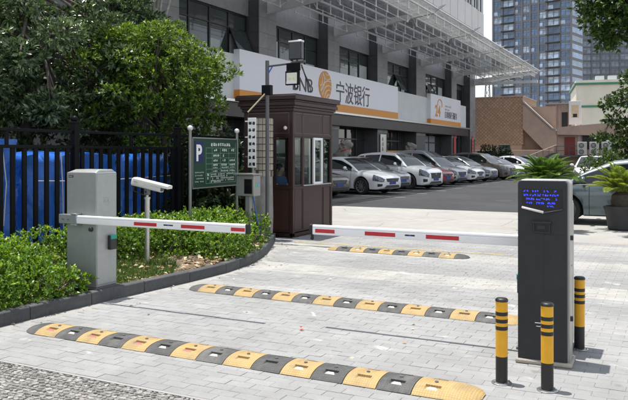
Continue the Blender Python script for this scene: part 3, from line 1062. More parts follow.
def barrier_gate(label, loc, sgn, x_end, reds, logos, foot, zb, w=.44):
    """cabinet 0.44 wide, boom along +x (sgn=1) or -x (sgn=-1), boom in front of the -y face"""
    t = thing('barrier_gate', label, 'barrier gate', loc)
    d, h = .32, (1.285 if sgn > 0 else 1.22)
    x0, x1 = (-w / 2, w / 2)
    pl = rrect(x0, x1, .02, h, .02, 4, True)
    MB().prism(pl, 'y', 0, d).build('cabinet', M_gate, t, smooth=40, bevel=.008)
    MB().add([(x0 + .01, .004, h - .004), (x1 - .01, .004, h - .004), (x1 - .01, d - .004, h - .004), (x0 + .01, d - .004, h - .004), (x0 + .06, .07, h + .028), (x1 - .02, .07, h + .028), (x1 - .02, d - .05, h + .028), (x0 + .06, d - .05, h + .028)],
             [(4, 5, 6, 7), (0, 1, 5, 4), (1, 2, 6, 5), (2, 3, 7, 6), (3, 0, 4, 7), (3, 2, 1, 0)]).build('top_cover', M_gate2, t, bevel=.01)
    MB().box(x1 - .001, x1 + .004, .012, d - .012, .05, h - .03).build('side_door', M_gate2, t, bevel=.003)
    MB().box(x0 - .02, x1 + .02, -.02, d + .02, 0, .02).build('base_plate', M_galv, t, bevel=.003)
    b = MB().box(x0 + .03, x0 + .10, -.003, .001, h - .062, h - .035).build('maker_badge', M_dark, t, bevel=.001)
    lg = MB()
    for i in range(4): lg.box(x0 + .04 + i * .013, x0 + .049 + i * .013, -.0045, -.003, h - .055, h - .043)
    lg.build('badge_mark', M_steel, b)
    gl = MB()
    for c_ in range(2):
        gl.box(x1 + .004, x1 + .0055, .10 + c_ * .05, .14 + c_ * .05, h - .29, h - .284)
        gl.box(x1 + .004, x1 + .0055, .11 + c_ * .05, .114 + c_ * .05, h - .34, h - .30)
        gl.box(x1 + .004, x1 + .0055, .13 + c_ * .05, .134 + c_ * .05, h - .34, h - .30)
    gl.build('faint_lettering', M_alu, t)
    sy = x1 if sgn > 0 else x0
    s_ = MB().box(sy, sy + sgn * .05, .17, .27, .42, .58).build('infrared_sensor', M_dark, t, bevel=.01)
    MB().box(sy + sgn * .012, sy + sgn * .056, .175, .265, .535, .585).build('lens', M_teal, s_, bevel=.008)
    if sgn > 0:
        MB().lathe([(0, -.03), (.022, -.026), (.027, -.01), (.027, 0)], 14, (x1 - .07, 0, .66), 'y').build('knob', M_dark, t, smooth=50)
    # clamp and boom
    px = x0 + .08 if sgn > 0 else x1 - .20
    cl = MB().box(px - .125, px + .14, -.075, -.004, zb - .052, zb + .052).build('boom_clamp', M_alu, t, bevel=.006)
    for za in (zb + .052, zb - .066): MB().box(px + .06, px + .145, -.085, -.002, za, za + .014).build('clamp_plate', M_steel, cl, bevel=.003)
    for q in (-.06, .02):
        MB().lathe([(0, -.084), (.012, -.084), (.012, -.07)], 6, (px + q, 0, zb), 'y').build('bolt', M_galv, cl)
    a, e = (px + .11 * sgn, x_end)
    bo = MB().prism(rrect(-.068, -.028, zb - .046, zb + .046, .012, 4), 'x', a, e).build('boom', M_boom, t, smooth=40)
    for r0, r1 in reds:
        MB().box(r0, r1, -.0695, -.066, zb - .026, zb + .010).build('red_reflector', M_redref, bo, bevel=.001)
    for r0, r1 in logos:
        o = MB().box(r0, r1, -.0692, -.067, zb - .012, zb + .002).build('boom_mark', M_dark, bo)
        MB().box(lerp(r0, r1, .4), lerp(r0, r1, .62), -.0698, -.069, zb - .010, zb).build('blue_dot', M_blue, o)
    MB().prism(rrect(-.071, -.025, zb - .049, zb + .049, .012, 4), 'x', e - .012 * sgn, e + .02 * sgn).build('end_cap', M_rubber, bo, smooth=40)
    if foot:
        MB().tube([(e, -.048, zb - .045), (e, -.048, zb - .075)], .014, 10).sphere((e, -.048, zb - .082), .018, 10, 6).build('rest_foot', M_rubber, bo, smooth=60)
    # groove line of the extrusion
    MB().box(a, e - .012 * sgn, -.0685, -.067, zb + .020, zb + .023).build('groove', M_alu, bo)
    return t


gx = -5.86
barrier_gate('silver grey barrier cabinet beside the hedge with its short red striped boom lowered', (gx, 5.83, .115), 1, -3.66 - gx,
             [(-5.05 - gx, -4.75 - gx), (-4.44 - gx, -4.15 - gx), (-3.84 - gx, -3.68 - gx)], [(-4.66 - gx, -4.54 - gx)], False, .765)
gx = -.955
barrier_gate('barrier cabinet hidden behind the pay kiosk, its red striped boom lowered across the lane', (gx, 5.96, .0), -1, -3.03 - gx,
             [(-2.99 - gx, -2.79 - gx), (-2.49 - gx, -2.2 - gx), (-1.92 - gx, -1.63 - gx)], [(-2.11 - gx, -2.02 - gx)], True, .895, .385)

# ------------------------------------------------------------------ guard booth
M_brown = mat('brown_powder_coat', (.036, .017, .014), .42, .0, .14, 8, dirt=.15, spec=.35)
M_brown2 = mat('brown_panel', (.046, .022, .018), .45, .0, .14, 5, dirt=.2, dcol=(.07, .045, .038), spec=.35)
M_bline = mat('panel_edge', (.13, .10, .09), .4, .3)
BX, BY, BZ = 1.1, 1.74, 2.42
bt = thing('guard_booth', 'dark brown metal guard booth with stepped cornice and white sliding window', 'booth', (-7.6, 11.87, 0.0))
MB().box(0, BX, 0, BY, .02, .08).build('floor', M_brown, bt)
for x in (0, BX - .07):
    for y in (0, BY - .07):
        MB().box(x, x + .07, y, y + .07, .0, BZ).build('corner_post', M_brown, bt, bevel=.004)
        MB().box(x + .015, x + .055, y + .015, y + .055, -.0, .05).build('foot', M_black, bt)
ZS, ZH = .95, 1.97
# solid panels (below sill and above head) and rails
for (nm, z0, z1) in (('lower_panel', .1, ZS), ('upper_panel', ZH, BZ)):
    for face in range(4):
        mb = MB(); ln = MB()
        if face == 0:
            mb.box(.07, BX - .07, .012, .035, z0, z1)
            for a, b in ((.09, BX - .09),):
                for z in (z0 + .03, z1 - .03): ln.box(a, b, .006, .013, z - .006, z + .006)
                for xx in (a, b): ln.box(xx - .006, xx + .006, .006, .0125, z0 + .03, z1 - .03)
        elif face == 1:
            mb.box(BX - .035, BX - .012, .07, BY - .07, z0, z1)
            for a, b in ((.09, .40), (.44, 1.30), (1.34, BY - .09)):
                for z in (z0 + .03, z1 - .03): ln.box(BX - .013, BX - .006, a, b, z - .006, z + .006)
                for xx in (a, b): ln.box(BX - .0125, BX - .006, xx - .006, xx + .006, z0 + .03, z1 - .03)
        elif face == 2: mb.box(.07, BX - .07, BY - .035, BY - .012, z0, z1)
        else: mb.box(.012, .035, .07, BY - .07, z0, z1)
        p = mb.build(nm, M_brown2, bt)
        if ln.v: ln.build('moulding', M_bline if nm == 'upper_panel' else M_brown, p)
for z in (ZS, ZH):
    MB().box(-.005, BX + .005, -.005, .045, z - .03, z + .025).build('rail', M_brown, bt, bevel=.003)
    MB().box(BX - .045, BX + .005, .046, BY - .046, z - .03, z + .025).build('rail', M_brown, bt, bevel=.003)
    MB().box(-.005, BX + .005, BY - .045, BY + .005, z - .03, z + .025).build('rail', M_brown, bt, bevel=.003)
    MB().box(-.005, .045, .046, BY - .046, z - .03, z + .025).build('rail', M_brown, bt, bevel=.003)


def pane(x0, x1, y0, y1, z0, z1, parent, nm='window'):
    f = MB()
    t = .028
    horiz = abs(x1 - x0) > abs(y1 - y0)
    if horiz:
        f.box(x0, x0 + t, y0, y1, z0, z1).box(x1 - t, x1, y0, y1, z0, z1).box(x0 + t, x1 - t, y0, y1, z0, z0 + t).box(x0 + t, x1 - t, y0, y1, z1 - t, z1)
    else:
        f.box(x0, x1, y0, y0 + t, z0, z1).box(x0, x1, y1 - t, y1, z0, z1).box(x0, x1, y0 + t, y1 - t, z0, z0 + t).box(x0, x1, y0 + t, y1 - t, z1 - t, z1)
    o = f.build(nm, M_brown, parent)
    ym, xm = (y0 + y1) / 2, (x0 + x1) / 2
    g_ = MB()
    if horiz: g_.box(x0 + t, x1 - t, ym - .002, ym + .002, z0 + t, z1 - t)
    else: g_.box(xm - .002, xm + .002, y0 + t, y1 - t, z0 + t, z1 - t)
    g_.build('pane', M_glass, o)
    return o


z0, z1 = ZS + .027, ZH - .032
for a, b in ((.07, .40), (.43, .66), (.69, BX - .07)): pane(a, b, .01, .035, z0, z1, bt)
for a, b in ((.40, .43), (.66, .69)): MB().box(a, b, .002, .042, z0, z1).build('mullion', M_brown, bt)
for a, b in ((.07, .40), (.46, .84), (1.34, BY - .07)): pane(BX - .035, BX - .01, a, b, z0, z1, bt)
for a in (.40, 1.28): MB().box(BX - .042, BX - .002, a, a + .06, z0, z1).build('mullion', M_brown, bt)
M_wframe = mat('white_window_frame', (.78, .79, .80), .4, var=.03)
wf = MB()
a, b, t = .85, 1.25, .05
for (p, q) in ((a, a + t), (b - t, b)): wf.box(BX - .03, BX + .02, p, q, z0 + .01, z1 - .01)
wf.box(BX - .03, BX + .02, a + t, b - t, z0 + .01, z0 + .01 + t).box(BX - .03, BX + .02, a + t, b - t, z1 - .01 - t, z1 - .01)
wf.box(BX - .05, BX - .032, a - .10, a - .06, z0 + .01, z1 - .01)
wf = wf.build('sliding_window', M_wframe, bt, bevel=.004)
MB().box(BX - .008, BX - .004, a + t, b - t, z0 + .06, z1 - .06).build('pane', M_glass, wf)
for a, b in ((.07, .55), (.57, BX - .07)): pane(a, b, BY - .035, BY - .01, z0, z1, bt)
for a, b in ((.07, .85), (.89, BY - .07)): pane(.01, .035, a, b, z0, z1, bt)
MB().lathe([(0, -.05), (.03, -.045), (.038, -.025), (.03, 0)], 14, (BX - .16, .012, 2.10), 'y').build('round_lamp', M_white, bt, smooth=60)
MB().box(BX - .005, BX + .04, .38, BY - .12, ZS + .025, ZS + .045).build('counter', M_steel, bt, bevel=.003)
steps = [(.03, 2.42, 2.48), (.055, 2.48, 2.53), (.09, 2.53, 2.60), (.075, 2.60, 2.64), (.13, 2.64, 2.72), (.115, 2.72, 2.745)]
rf = None
for e, a, b in steps:
    o = MB().box(-e, BX + e, -e, BY + e, a, b - .002).build('cornice_step', M_brown, bt, bevel=.006)
MB().add([(-.10, -.10, 2.745), (BX + .10, -.10, 2.745), (BX + .10, BY + .10, 2.745), (-.10, BY + .10, 2.745), (.4, .7, 2.82), (BX - .4, .7, 2.82), (BX - .4, BY - .7, 2.82), (.4, BY - .7, 2.82)],
         [(4, 5, 6, 7), (0, 1, 5, 4), (1, 2, 6, 5), (2, 3, 7, 6), (3, 0, 4, 7)]).build('roof', M_brown, bt)
MB().box(.1, .55, .45, BY - .4, .70, .74).build('desk', mat('desk_wood', (.22, .15, .09), .5), bt)

# chair and attendant in the booth
M_skin = mat('skin', (.42, .26, .18), .5, var=.08)
M_shirt = mat('blue_shirt', (.045, .10, .24), .8, var=.12, scale=14)
M_trous = mat('dark_trousers', (.015, .017, .025), .85)
M_hair = mat('black_hair', (.008, .007, .007), .5)
PX, PY = -7.10, 12.35
ch = thing('swivel_chair', 'black office chair under the attendant inside the booth', 'chair', (PX - .06, PY, .08))
MB().box(-.22, .22, -.22, .22, .46, .53).build('seat', M_dark, ch, bevel=.02)
MB().box(-.27, -.22, -.2, .2, .61, 1.0).build('backrest', M_dark, ch, bevel=.02)
MB().tube([(-.2, 0, .49), (-.25, 0, .66)], .018, 8).build('back_bar', M_galv, ch)
MB().tube([(0, 0, .06), (0, 0, .46)], .025, 10).build('column', M_galv, ch)
for i in range(5):
    a = 2 * math.pi * i / 5
    MB().tube([(0, 0, .08), (.22 * math.cos(a), .22 * math.sin(a), .04)], [.02, .014], 7).sphere((.22 * math.cos(a), .22 * math.sin(a), .022), .021, 8, 6).build('leg', M_dark, ch, smooth=60)


def skin_mesh(name, verts, edges, radii, root, m, parent, sub=2):
    me = bpy.data.meshes.new(name)
    bm = bmesh.new()
    lay = bm.verts.layers.skin.verify()
    vs = [bm.verts.new(v) for v in verts]
    for a, b in edges: bm.edges.new((vs[a], vs[b]))
    for v, r_ in zip(vs, radii):
        v[lay].radius = (r_, r_) if not isinstance(r_, tuple) else r_
    vs[root][lay].use_root = True
    bm.to_mesh(me); bm.free()
    me.materials.append(m)
    o = bpy.data.objects.new(name, me)
    link(o, parent)
    s_ = o.modifiers.new('skin', 'SKIN'); s_.use_smooth_shade = True
    q = o.modifiers.new('sub', 'SUBSURF'); q.levels = sub; q.render_levels = sub
    return o


pt = thing('person', 'seated attendant in a blue shirt with short dark hair inside the booth', 'person', (PX, PY, .16))
V = [(0, 0, .55), (.0, 0, .72), (.01, 0, .92), (.02, 0, .99), (.03, 0, 1.04), (.045, 0, 1.12), (.04, 0, 1.20)]
RR = [.13, .125, .15, .06, .055, .085, .075]
ED = [(i, i + 1) for i in range(6)]
def chain(start, pts, rs):
    prev = start
    for p, r_ in zip(pts, rs):
        V.append(p); RR.append(r_); ED.append((prev, len(V) - 1)); prev = len(V) - 1
    return prev
chain(5, [(.12, 0, 1.115)], [.018])                      # nose
chain(5, [(.095, 0, 1.065)], [.045])                       # chin
for s_ in (-1, 1):
    chain(0, [(.03, s_ * .09, .53), (.42, s_ * .11, .52), (.42, s_ * .11, .10), (.52, s_ * .11, .04)], [.095, .065, .042, .035])
    w_ = chain(2, [(.02, s_ * .17, .93), (.10, s_ * .22, .70), (.33, s_ * .15, .72), (.39, s_ * .14, .725)], [.065, .045, .03, .028])
    for q in range(4):
        yy = s_ * (.115 + q * .017)
        chain(w_, [(.43, yy, .73), (.465 + .008 * (q in (1, 2)), yy, .725), (.485 + .012 * (q in (1, 2)), yy, .715)], [.011, .009, .008])
    chain(w_, [(.405, s_ * .105, .735), (.43, s_ * .09, .735)], [.011, .009])
skin_mesh('body', V, ED, RR, 0, M_skin, pt)
VS = [(0, 0, .56), (0, 0, .72), (.01, 0, .92), (.02, 0, 1.0)]; ES = [(0, 1), (1, 2), (2, 3)]; RS = [.15, .14, .165, .07]
for s_ in (-1, 1):
    b = len(VS)
    VS += [(.02, s_ * .17, .93), (.07, s_ * .2, .80)]; RS += [.08, .065]; ES += [(2, b), (b, b + 1)]
skin_mesh('shirt', VS, ES, RS, 0, M_shirt, pt)
VT = [(0, 0, .56)]; ET = []; RT = [.15]
for s_ in (-1, 1):
    b = len(VT)
    VT += [(.03, s_ * .09, .535), (.42, s_ * .11, .525), (.42, s_ * .11, .12)]; RT += [.105, .08, .06]; ET += [(0, b), (b, b + 1), (b + 1, b + 2)]
skin_mesh('trousers', VT, ET, RT, 0, M_trous, pt)
MB().sphere((.015, 0, 1.165), (.098, .092, .088), 16, 10).build('hair', M_hair, pt, smooth=80)
for s_ in (-1, 1):
    MB().sphere((.035, s_ * .088, 1.115), (.016, .01, .03), 8, 6).build('ear', M_skin, pt, smooth=80)
    MB().sphere((.113, s_ * .03, 1.135), (.008, .012, .007), 8, 6).build('eye', M_dark, pt, smooth=80)

# ------------------------------------------------------------------ parking price board (faces the drive)
M_green = mat('green_board', (.006, .044, .022), .5, var=.1, spec=.25)
M_navy = mat('navy_panel', (.008, .018, .085), .5, spec=.25)
M_print = mat('white_print', (.62, .66, .62), .6)
M_postgrey = mat('board_post', (.22, .23, .21), .4, .5)
pb = thing('price_board', 'green parking price board with a white P on navy, on two ball-topped posts', 'sign', (-6.85, 9.18, .09), R(90 + 5))
bw, z0, z1 = 1.50, .97, 1.76
for x in (-.03, bw + .03):
    p = MB().tube([(x, .02, 0), (x, .02, 1.88)], .024, 10).build('post', M_postgrey, pb, smooth=50)
    MB().sphere((x, .02, 1.92), .045, 14, 10).build('ball_finial', mat('pale_ball', (.62, .61, .58), .35, .3), p, smooth=80)
bd = MB().box(0, bw, 0, .03, z0, z1).build('board', M_green, pb, bevel=.004)
MB().box(0, bw, -.008, .034, z1, z1 + .02).box(0, bw, -.008, .034, z0 - .02, z0).box(-.004, .014, -.008, .034, z0, z1).box(bw - .014, bw + .004, -.008, .034, z0, z1).build('frame', M_postgrey, bd)
MB().box(.08, .34, -.004, 0, 1.36, 1.72).build('p_panel', M_navy, bd)
text('P', .36, 'letter_p', M_white, bd, (.105, -.0055, 1.405), .001, .95, bold=.012)
ln = MB()
for z in (1.61, 1.52, 1.44, 1.345, 1.255, 1.19): ln.box(.42, 1.44, -.002, 0, z, z + .004)
for x in (.42, .62, .90, 1.19): ln.box(x, x + .004, -.0025, 0, 1.19, 1.61)
ln.box(.42, 1.44, -.002, 0, 1.02, 1.024).box(.55, .554, -.0025, 0, 1.02, 1.19).box(1.438, 1.442, -.0025, 0, 1.02, 1.70).box(.42, .424, -.0025, 0, 1.02, 1.19)
ln.build('table_lines', mat('pale_green_line', (.25, .40, .28), .6), bd)
wr = MB()
for i in range(9): glyph(wr, .58 + i * .075, 1.635, .062, -.001, .002, .2)
for (xs, z, s_) in (((.68, .74, .96, 1.02, 1.08, 1.28, 1.34), 1.55, .05), ((.66, .71, .76, .81, .98), 1.46, .045), ((.66, .71, .76, .97, 1.03, 1.22, 1.27, 1.32, 1.37), 1.38, .042),
                  ((.66, .71, .76, .93, .98, 1.03, 1.08, 1.22, 1.27, 1.32, 1.37), 1.305, .04), ((.66, .71, .76, .94, .99, 1.04, 1.09, 1.14, 1.24, 1.3, 1.36), 1.265, .03),
                  ((.66, .71, .76, .92, .97, 1.02, 1.07, 1.12, 1.22, 1.27, 1.32, 1.37), 1.205, .036)):
    for x in xs: glyph(wr, x, z, s_, -.001, .002, .22)
for z, n, x0 in ((1.155, 17, .58), (1.12, 12, .58), (1.085, 16, .62), (1.05, 17, .58), (1.028, 7, .58)):
    for i in range(n):
        if rng.random() < .9: glyph(wr, x0 + i * .048, z, .03, -.001, .002, .24)
for z in (1.20, 1.15, 1.10, 1.05):
    for i in range(7):
        if rng.random() < .8: glyph(wr, .08 + i * .04, z, .022, -.001, .002, .22)
for z in (1.14, 1.08): glyph(wr, .455, z, .055, -.001, .002, .24)
wr.build('small_writing', M_print, bd)['kind'] = 'stuff'

# ------------------------------------------------------------------ bullet camera on a steel post
M_camw = mat('camera_white', (.70, .69, .66), .4, var=.05)
cp = thing('camera_post', 'pale bullet surveillance camera on a stainless post behind the left boom', 'camera', (-6.36, 7.52, .09))
MB().lathe([(0, .012), (.08, .012), (.08, 0)], 20).build('base_plate', M_steel, cp)
MB().tube([(0, 0, .01), (0, 0, .92)], .036, 16).build('post', M_steel, cp, smooth=50)
MB().lathe([(.044, .90), (.044, .93), (.02, .935), (.02, .98)], 16).build('collar', M_steel, cp, smooth=40)
jt = MB().box(-.035, .035, -.03, .03, .955, 1.05).build('swivel_joint', M_galv, cp, bevel=.01)
MB().lathe([(0, -.036), (.014, -.036), (.014, .036), (0, .036)], 10, (0, 0, 1.0), 'y').build('bolt', M_dark, jt)
ax = Vector((.93, .18, -.20)).normalized()
side = ax.cross(Vector((0, 0, 1))).normalized(); upv = side.cross(ax)
def cpt(a, s_, u): return Vector((0.01, 0, 1.09)) + ax * a + side * s_ + upv * u
def loft(secs):
    mb = MB(); n = len(secs[0]); vs = [p for q in secs for p in q]
    fs = [(i * n + j, i * n + (j + 1) % n, (i + 1) * n + (j + 1) % n, (i + 1) * n + j) for i in range(len(secs) - 1) for j in range(n)]
    fs += [tuple(range(n)), tuple(range(len(vs) - n, len(vs)))[::-1]]
    return mb.add(vs, fs)
sec = rrect(-.055, .055, -.05, .05, .022, 4)
hs = loft([[cpt(a, x * s_, z * s_) for x, z in sec] for a, s_ in ((-.23, .8), (-.22, 1), (.22, 1))]).build('housing', M_camw, cp, smooth=50)
hood = rrect(-.068, .068, -.03, .066, .02, 4)
loft([[cpt(a, x, z) for x, z in [(p[0], max(p[1], .02)) for p in hood]] for a in (-.20, .33)]).build('sun_hood', M_camw, hs, smooth=50)
loft([[cpt(a, x * .75, z * .75) for x, z in sec] for a in (.215, .226)]).build('lens_window', M_screen, hs)
MB().tube([cpt(-.2, 0, -.045), cpt(-.2, 0, -.12), (0, .02, .93)], .008, 6).build('cable', M_dark, cp)

# ------------------------------------------------------------------ number plate reader on a post
M_lpr = mat('reader_grey', (.33, .33, .32), .4, .5, .06)
lp = thing('plate_reader', 'grey box terminal with dark screen on a slim post beside the booth', 'terminal', (-6.44, 10.20, .09))
MB().box(-.045, .045, -.03, .05, 0, .80).build('post', M_lpr, lp, bevel=.004)
MB().box(-.09, .09, -.08, .10, 0, .015).build('base_plate', M_galv, lp)
bx = MB().box(-.19, .16, -.09, .13, .80, 1.15).build('housing', M_lpr, lp, bevel=.012)
MB().prism([(-.15, 1.155), (.15, 1.155), (.15, 1.175), (-.15, 1.19)], 'x', -.21, .18).build('hood', M_lpr, bx, bevel=.004)
MB().box(-.03, .13, -.096, -.088, .84, 1.09).build('screen_bezel', M_dark, bx, bevel=.004)
MB().box(-.02, .12, -.098, -.094, .85, 1.08).build('screen', M_screen, bx)
MB().prism([(.02, .95), (.06, .95), (.06, 1.03), (.02, 1.0)], 'x', .16, .163).build('blue_mark', mat('cyan_mark', (.05, .35, .65), .4), bx)
MB().prism([(-.03, .95), (.005, .95), (.005, 1.0), (-.03, 1.03)], 'x', .16, .163).build('green_mark', mat('green_mark', (.12, .45, .12), .4), bx)
MB().tube([(.06, .04, .80), (.10, .05, .6), (.13, .05, .42), (.20, .08, .2), (.16, .1, .05)], .012, 6).build('blue_cable', mat('blue_cable', (.03, .12, .38), .5), lp, smooth=60)

# ------------------------------------------------------------------ vertical lettered plate on its own pole
vp = thing('vertical_plate', 'narrow white vertical plate with two columns of dark characters beside the pillar', 'sign', (-6.68, 10.69, .09))
MB().tube([(.0, .035, 0), (.0, .035, 2.1)], .022, 10).build('pole', M_postgrey, vp, smooth=50)
pp = MB().box(-.085, .085, 0, .012, 1.27, 2.15).build('plate', M_white, vp, bevel=.003)
wr = MB()
for r_ in range(7):
    for c_ in range(2):
        for q in range(2): glyph(wr, -.07 + c_ * .076, 1.295 + r_ * .121, .066, -.0005 - q * .001, .0015, .2)
wr.build('dark_characters', M_dark, pp)['kind'] = 'stuff'
for z in (1.45, 1.8, 2.08):
    MB().box(-.15, .05, .012, .022, z, z + .022).build('bracket', M_steel, vp)

# ------------------------------------------------------------------ tiled round pillar
M_tile = mat('beige_tile', (.36, .315, .26), .5, var=.14, scale=9, dirt=.25, dscale=6, rnd=.13)
M_grout = mat('dark_grout', (.10, .09, .08), .9)
M_cement = mat('bare_cement', (.27, .26, .245), .9, var=.2, scale=5, bump=.7, bscale=22, dirt=.4, dscale=4)
pil = thing('pillar', 'round pillar with beige tiles above bare cement, beside the booth', 'pillar', (-6.88, 11.42, .08))
pr_ = .18
MB().lathe([(pr_ - .012, 0), (pr_ - .01, 2.19), (0, 2.19)], 32).build('core', M_grout, pil, smooth=50)
MB().lathe([(pr_ - .008, 0), (pr_ + .004, .35), (pr_ - .004, .8), (pr_ - .008, 1.10)], 32).build('cement_coat', M_cement, pil, smooth=60)
tm = MB()
NT = 14
dt = 2 * math.pi / NT
rr = [pr_ - .012, pr_]
prof = []
vs = []
for zz, r_ in ((.004, rr[0]), (.004, rr[1]), (.108, rr[1]), (.108, rr[0])):
    for j in range(4):
        a = -dt / 2 + .028 + (dt - .056) * j / 3
        vs.append((r_ * math.cos(a), r_ * math.sin(a), zz))
fs = [(i * 4 + j, i * 4 + j + 1, (i + 1) * 4 + j + 1, (i + 1) * 4 + j) for i in range(3) for j in range(3)] + [(0, 4, 8, 12), (15, 11, 7, 3)]
tm.add(vs, fs)
tme = tm.mesh('tile', 35); tme.materials.append(M_tile)
for r_ in range(9):
    for c_ in range(NT):
        a = c_ * dt
        if r_ < 2 and (c_ + r_) % 5 == 0: continue
        o = bpy.data.objects.new('tile', tme); link(o, pil)
        o.location = (0, 0, 1.10 + r_ * .121); o.rotation_euler = (0, 0, a)

# ------------------------------------------------------------------ floodlight mast
M_mast = mat('grey_mast', (.10, .105, .11), .5, .2)
lm = thing('floodlight_mast', 'thin grey mast with a side arm carrying a black floodlight above the booth', 'lamp post', (-6.56, 11.02, .08))
MB().tube([(0, 0, 0), (0, 0, 3.2)], .035, 14).build('pole', M_mast, lm, smooth=50)
MB().lathe([(0, .015), (.1, .015), (.1, 0)], 16).build('base_plate', M_mast, lm)
MB().tube([(0, 0, 3.10), (.73, .08, 3.155)], .022, 10).build('arm', M_mast, lm, smooth=50)
MB().tube([(.03, 0, 2.98), (.10, .01, 3.09)], .012, 6).build('blue_tie', M_blue, lm)
fl = MB().box(.27, .54, -.02, .04, 2.74, 2.99).build('floodlight', M_black, lm, bevel=.008)
MB().box(.30, .51, -.026, -.018, 2.76, 2.955).build('reflector', mat('floodlight_reflector', (.62, .60, .52), .3, .3), fl)
for x in (.35, .44): MB().box(x, x + .018, -.031, -.025, 2.835, 2.87).build('led_chip', mat('led_chip', (.75, .68, .12), .4), fl)
MB().box(.30, .51, -.034, -.020, 2.762, 2.80).build('diffuser_strip', M_white, fl)
MB().box(.285, .555, -.005, .03, 2.99, 3.13).build('mounting_plate', M_black, fl, bevel=.004)
MB().tube([(.45, .01, 2.74), (.45, .01, 2.69), (.49, .01, 2.68), (.52, .01, 2.72)], .011, 6).build('loop', M_black, fl)
sp = MB().box(.345, .60, -.03, .07, 3.19, 3.50).build('black_housing', mat('black_glossy', (.015, .015, .018), .2), lm, bevel=.012)
MB().box(.34, .605, -.035, .075, 3.49, 3.525).build('lid', M_steel, sp, bevel=.006)
MB().tube([(.47, .06, 3.13), (.47, .06, 3.2)], .02, 8).build('stub', M_mast, lm)
MB().tube([(.56, .05, 3.1), (.64, .12, 2.8), (.66, .12, 2.62)], .012, 6).tube([(.58, .02, 3.05), (.72, .05, 2.75), (.75, .05, 2.6)], .009, 6).build('hanging_cable', M_dark, lm, smooth=60)
for o in lm.children:
    if o.name.split('.')[0] in ('floodlight', 'black_housing', 'stub', 'hanging_cable'): o.location.x += .11
jb = MB().box(-.09, .09, -.055, .05, 2.58, 2.76).build('junction_box', M_black, lm, bevel=.008)
MB().tube([(-.02, -.05, 2.60), (-.36, -.08, 2.28)], .014, 8).build('stay_rod', mat('bamboo_rod', (.55, .48, .33), .6), lm)

# ------------------------------------------------------------------ picket fence
fe = thing('fence', 'black steel picket fence running behind the hedge', 'fence', (-8.0, 0, .08), R(90))
# local x = world Y, local -y = towards the drive
FY0, FY1 = 3.0, 12.9
for y in (3.0, 5.40, 7.83, 10.28, 12.72):
    p = MB().box(y - .05, y + .05, -.05, .05, 0, 1.98).build('post', M_black, fe, bevel=.004)
    MB().box(y - .058, y + .058, -.058, .058, 1.975, 2.0).build('post_cap', M_black, p, bevel=.004)
    MB().sphere((y, 0, 2.045), .048, 14, 10).build('ball_finial', M_black, p, smooth=80)
pk = MB().box(-.034, .034, -.015, .015, .10, 1.60).mesh('picket'); pk.materials.append(M_black)
ps = [3.0, 5.40, 7.83, 10.28, 12.72]
for i in range(4):
    a, b = ps[i] + .05, ps[i + 1] - .05
    for (za, zb) in ((1.83, 1.87), (1.60, 1.645), (.14, .18)):
        MB().box(a, b, -.02, .02, za, zb).build('rail', M_black, fe, bevel=.003)
    n = 12
    for k_ in range(n):
        o = bpy.data.objects.new('picket', pk); link(o, fe)
        o.location = (lerp(a, b, (k_ + .5) / n), 0, 0)
    MB().box((a + b) / 2 - .022, (a + b) / 2 + .022, -.016, .016, 1.645, 1.83).build('spacer', M_black, fe)

# ------------------------------------------------------------------ blue tarpaulins over stacked goods behind the fence
M_tarp = mat('blue_tarpaulin', (.028, .145, .55), .28, var=.25, scale=3.5, bump=.8, bscale=9, dirt=.2, dcol=(.10, .24, .60))
M_rope = mat('white_rope', (.62, .62, .60), .7)
from mathutils import noise as mnoise


def tarp(label, loc, lx, ly, h, seed, ropes):
    """cover draped over a boxy stack; lx along the fence, ly away from it"""
    t = thing('tarpaulin', label, 'tarpaulin', loc, R(90), 'blue tarpaulin covers behind the fence')
    NU, NV = 72, 46
    rows = []
    for i in range(NU + 1):
        u = -1 + 2 * i / NU
        row = []
        for j in range(NV + 1):
            v = -1 + 2 * j / NV
            # square-ish dome: distance from the middle picks height
            m_ = max(abs(u), abs(v))
            topk = .52
            if m_ < topk:
                x, y, z = u / topk * lx / 2, v / topk * ly / 2, h
            else:
                k_ = (m_ - topk) / (1 - topk)
                x, y = u / m_ * lx / 2, v / m_ * ly / 2
                fl_ = .05 + .10 * k_
                x *= 1 + fl_ * .5; y *= 1 + fl_
                z = h * (1 - k_) + .18 * k_
            n1 = mnoise.noise(Vector((x * 1.3 + seed, y * 1.5, z * .9)))
            n2 = mnoise.noise(Vector((x * 4 + seed, y * 4, z * 2.2 + seed)))
            n3 = abs(mnoise.noise(Vector((x * 2.6 - seed, y * 2.6, z * 1.1 + 4)))); n4 = abs(mnoise.noise(Vector((x * 7 + z * 3, y * 7, z * 5 + seed))))
            row.append((x + n2 * .05 + n1 * .05, y + n1 * .14 + n2 * .06 + n3 * .20 + n4 * .11, z + n1 * .10 * (1 if m_ < topk else .4) + n2 * .03))
        rows.append(row)
    c = MB().grid(rows).build('cover', M_tarp, t, smooth=80)
    for pts in ropes:
        MB().tube(pts, .008, 6).build('rope', M_rope, t, smooth=60)
    MB().box(-lx / 2 + .12, lx / 2 - .12, -ly / 2 + .12, ly / 2 - .12, 0, h - .12).build('load', M_dark, t)
    return t


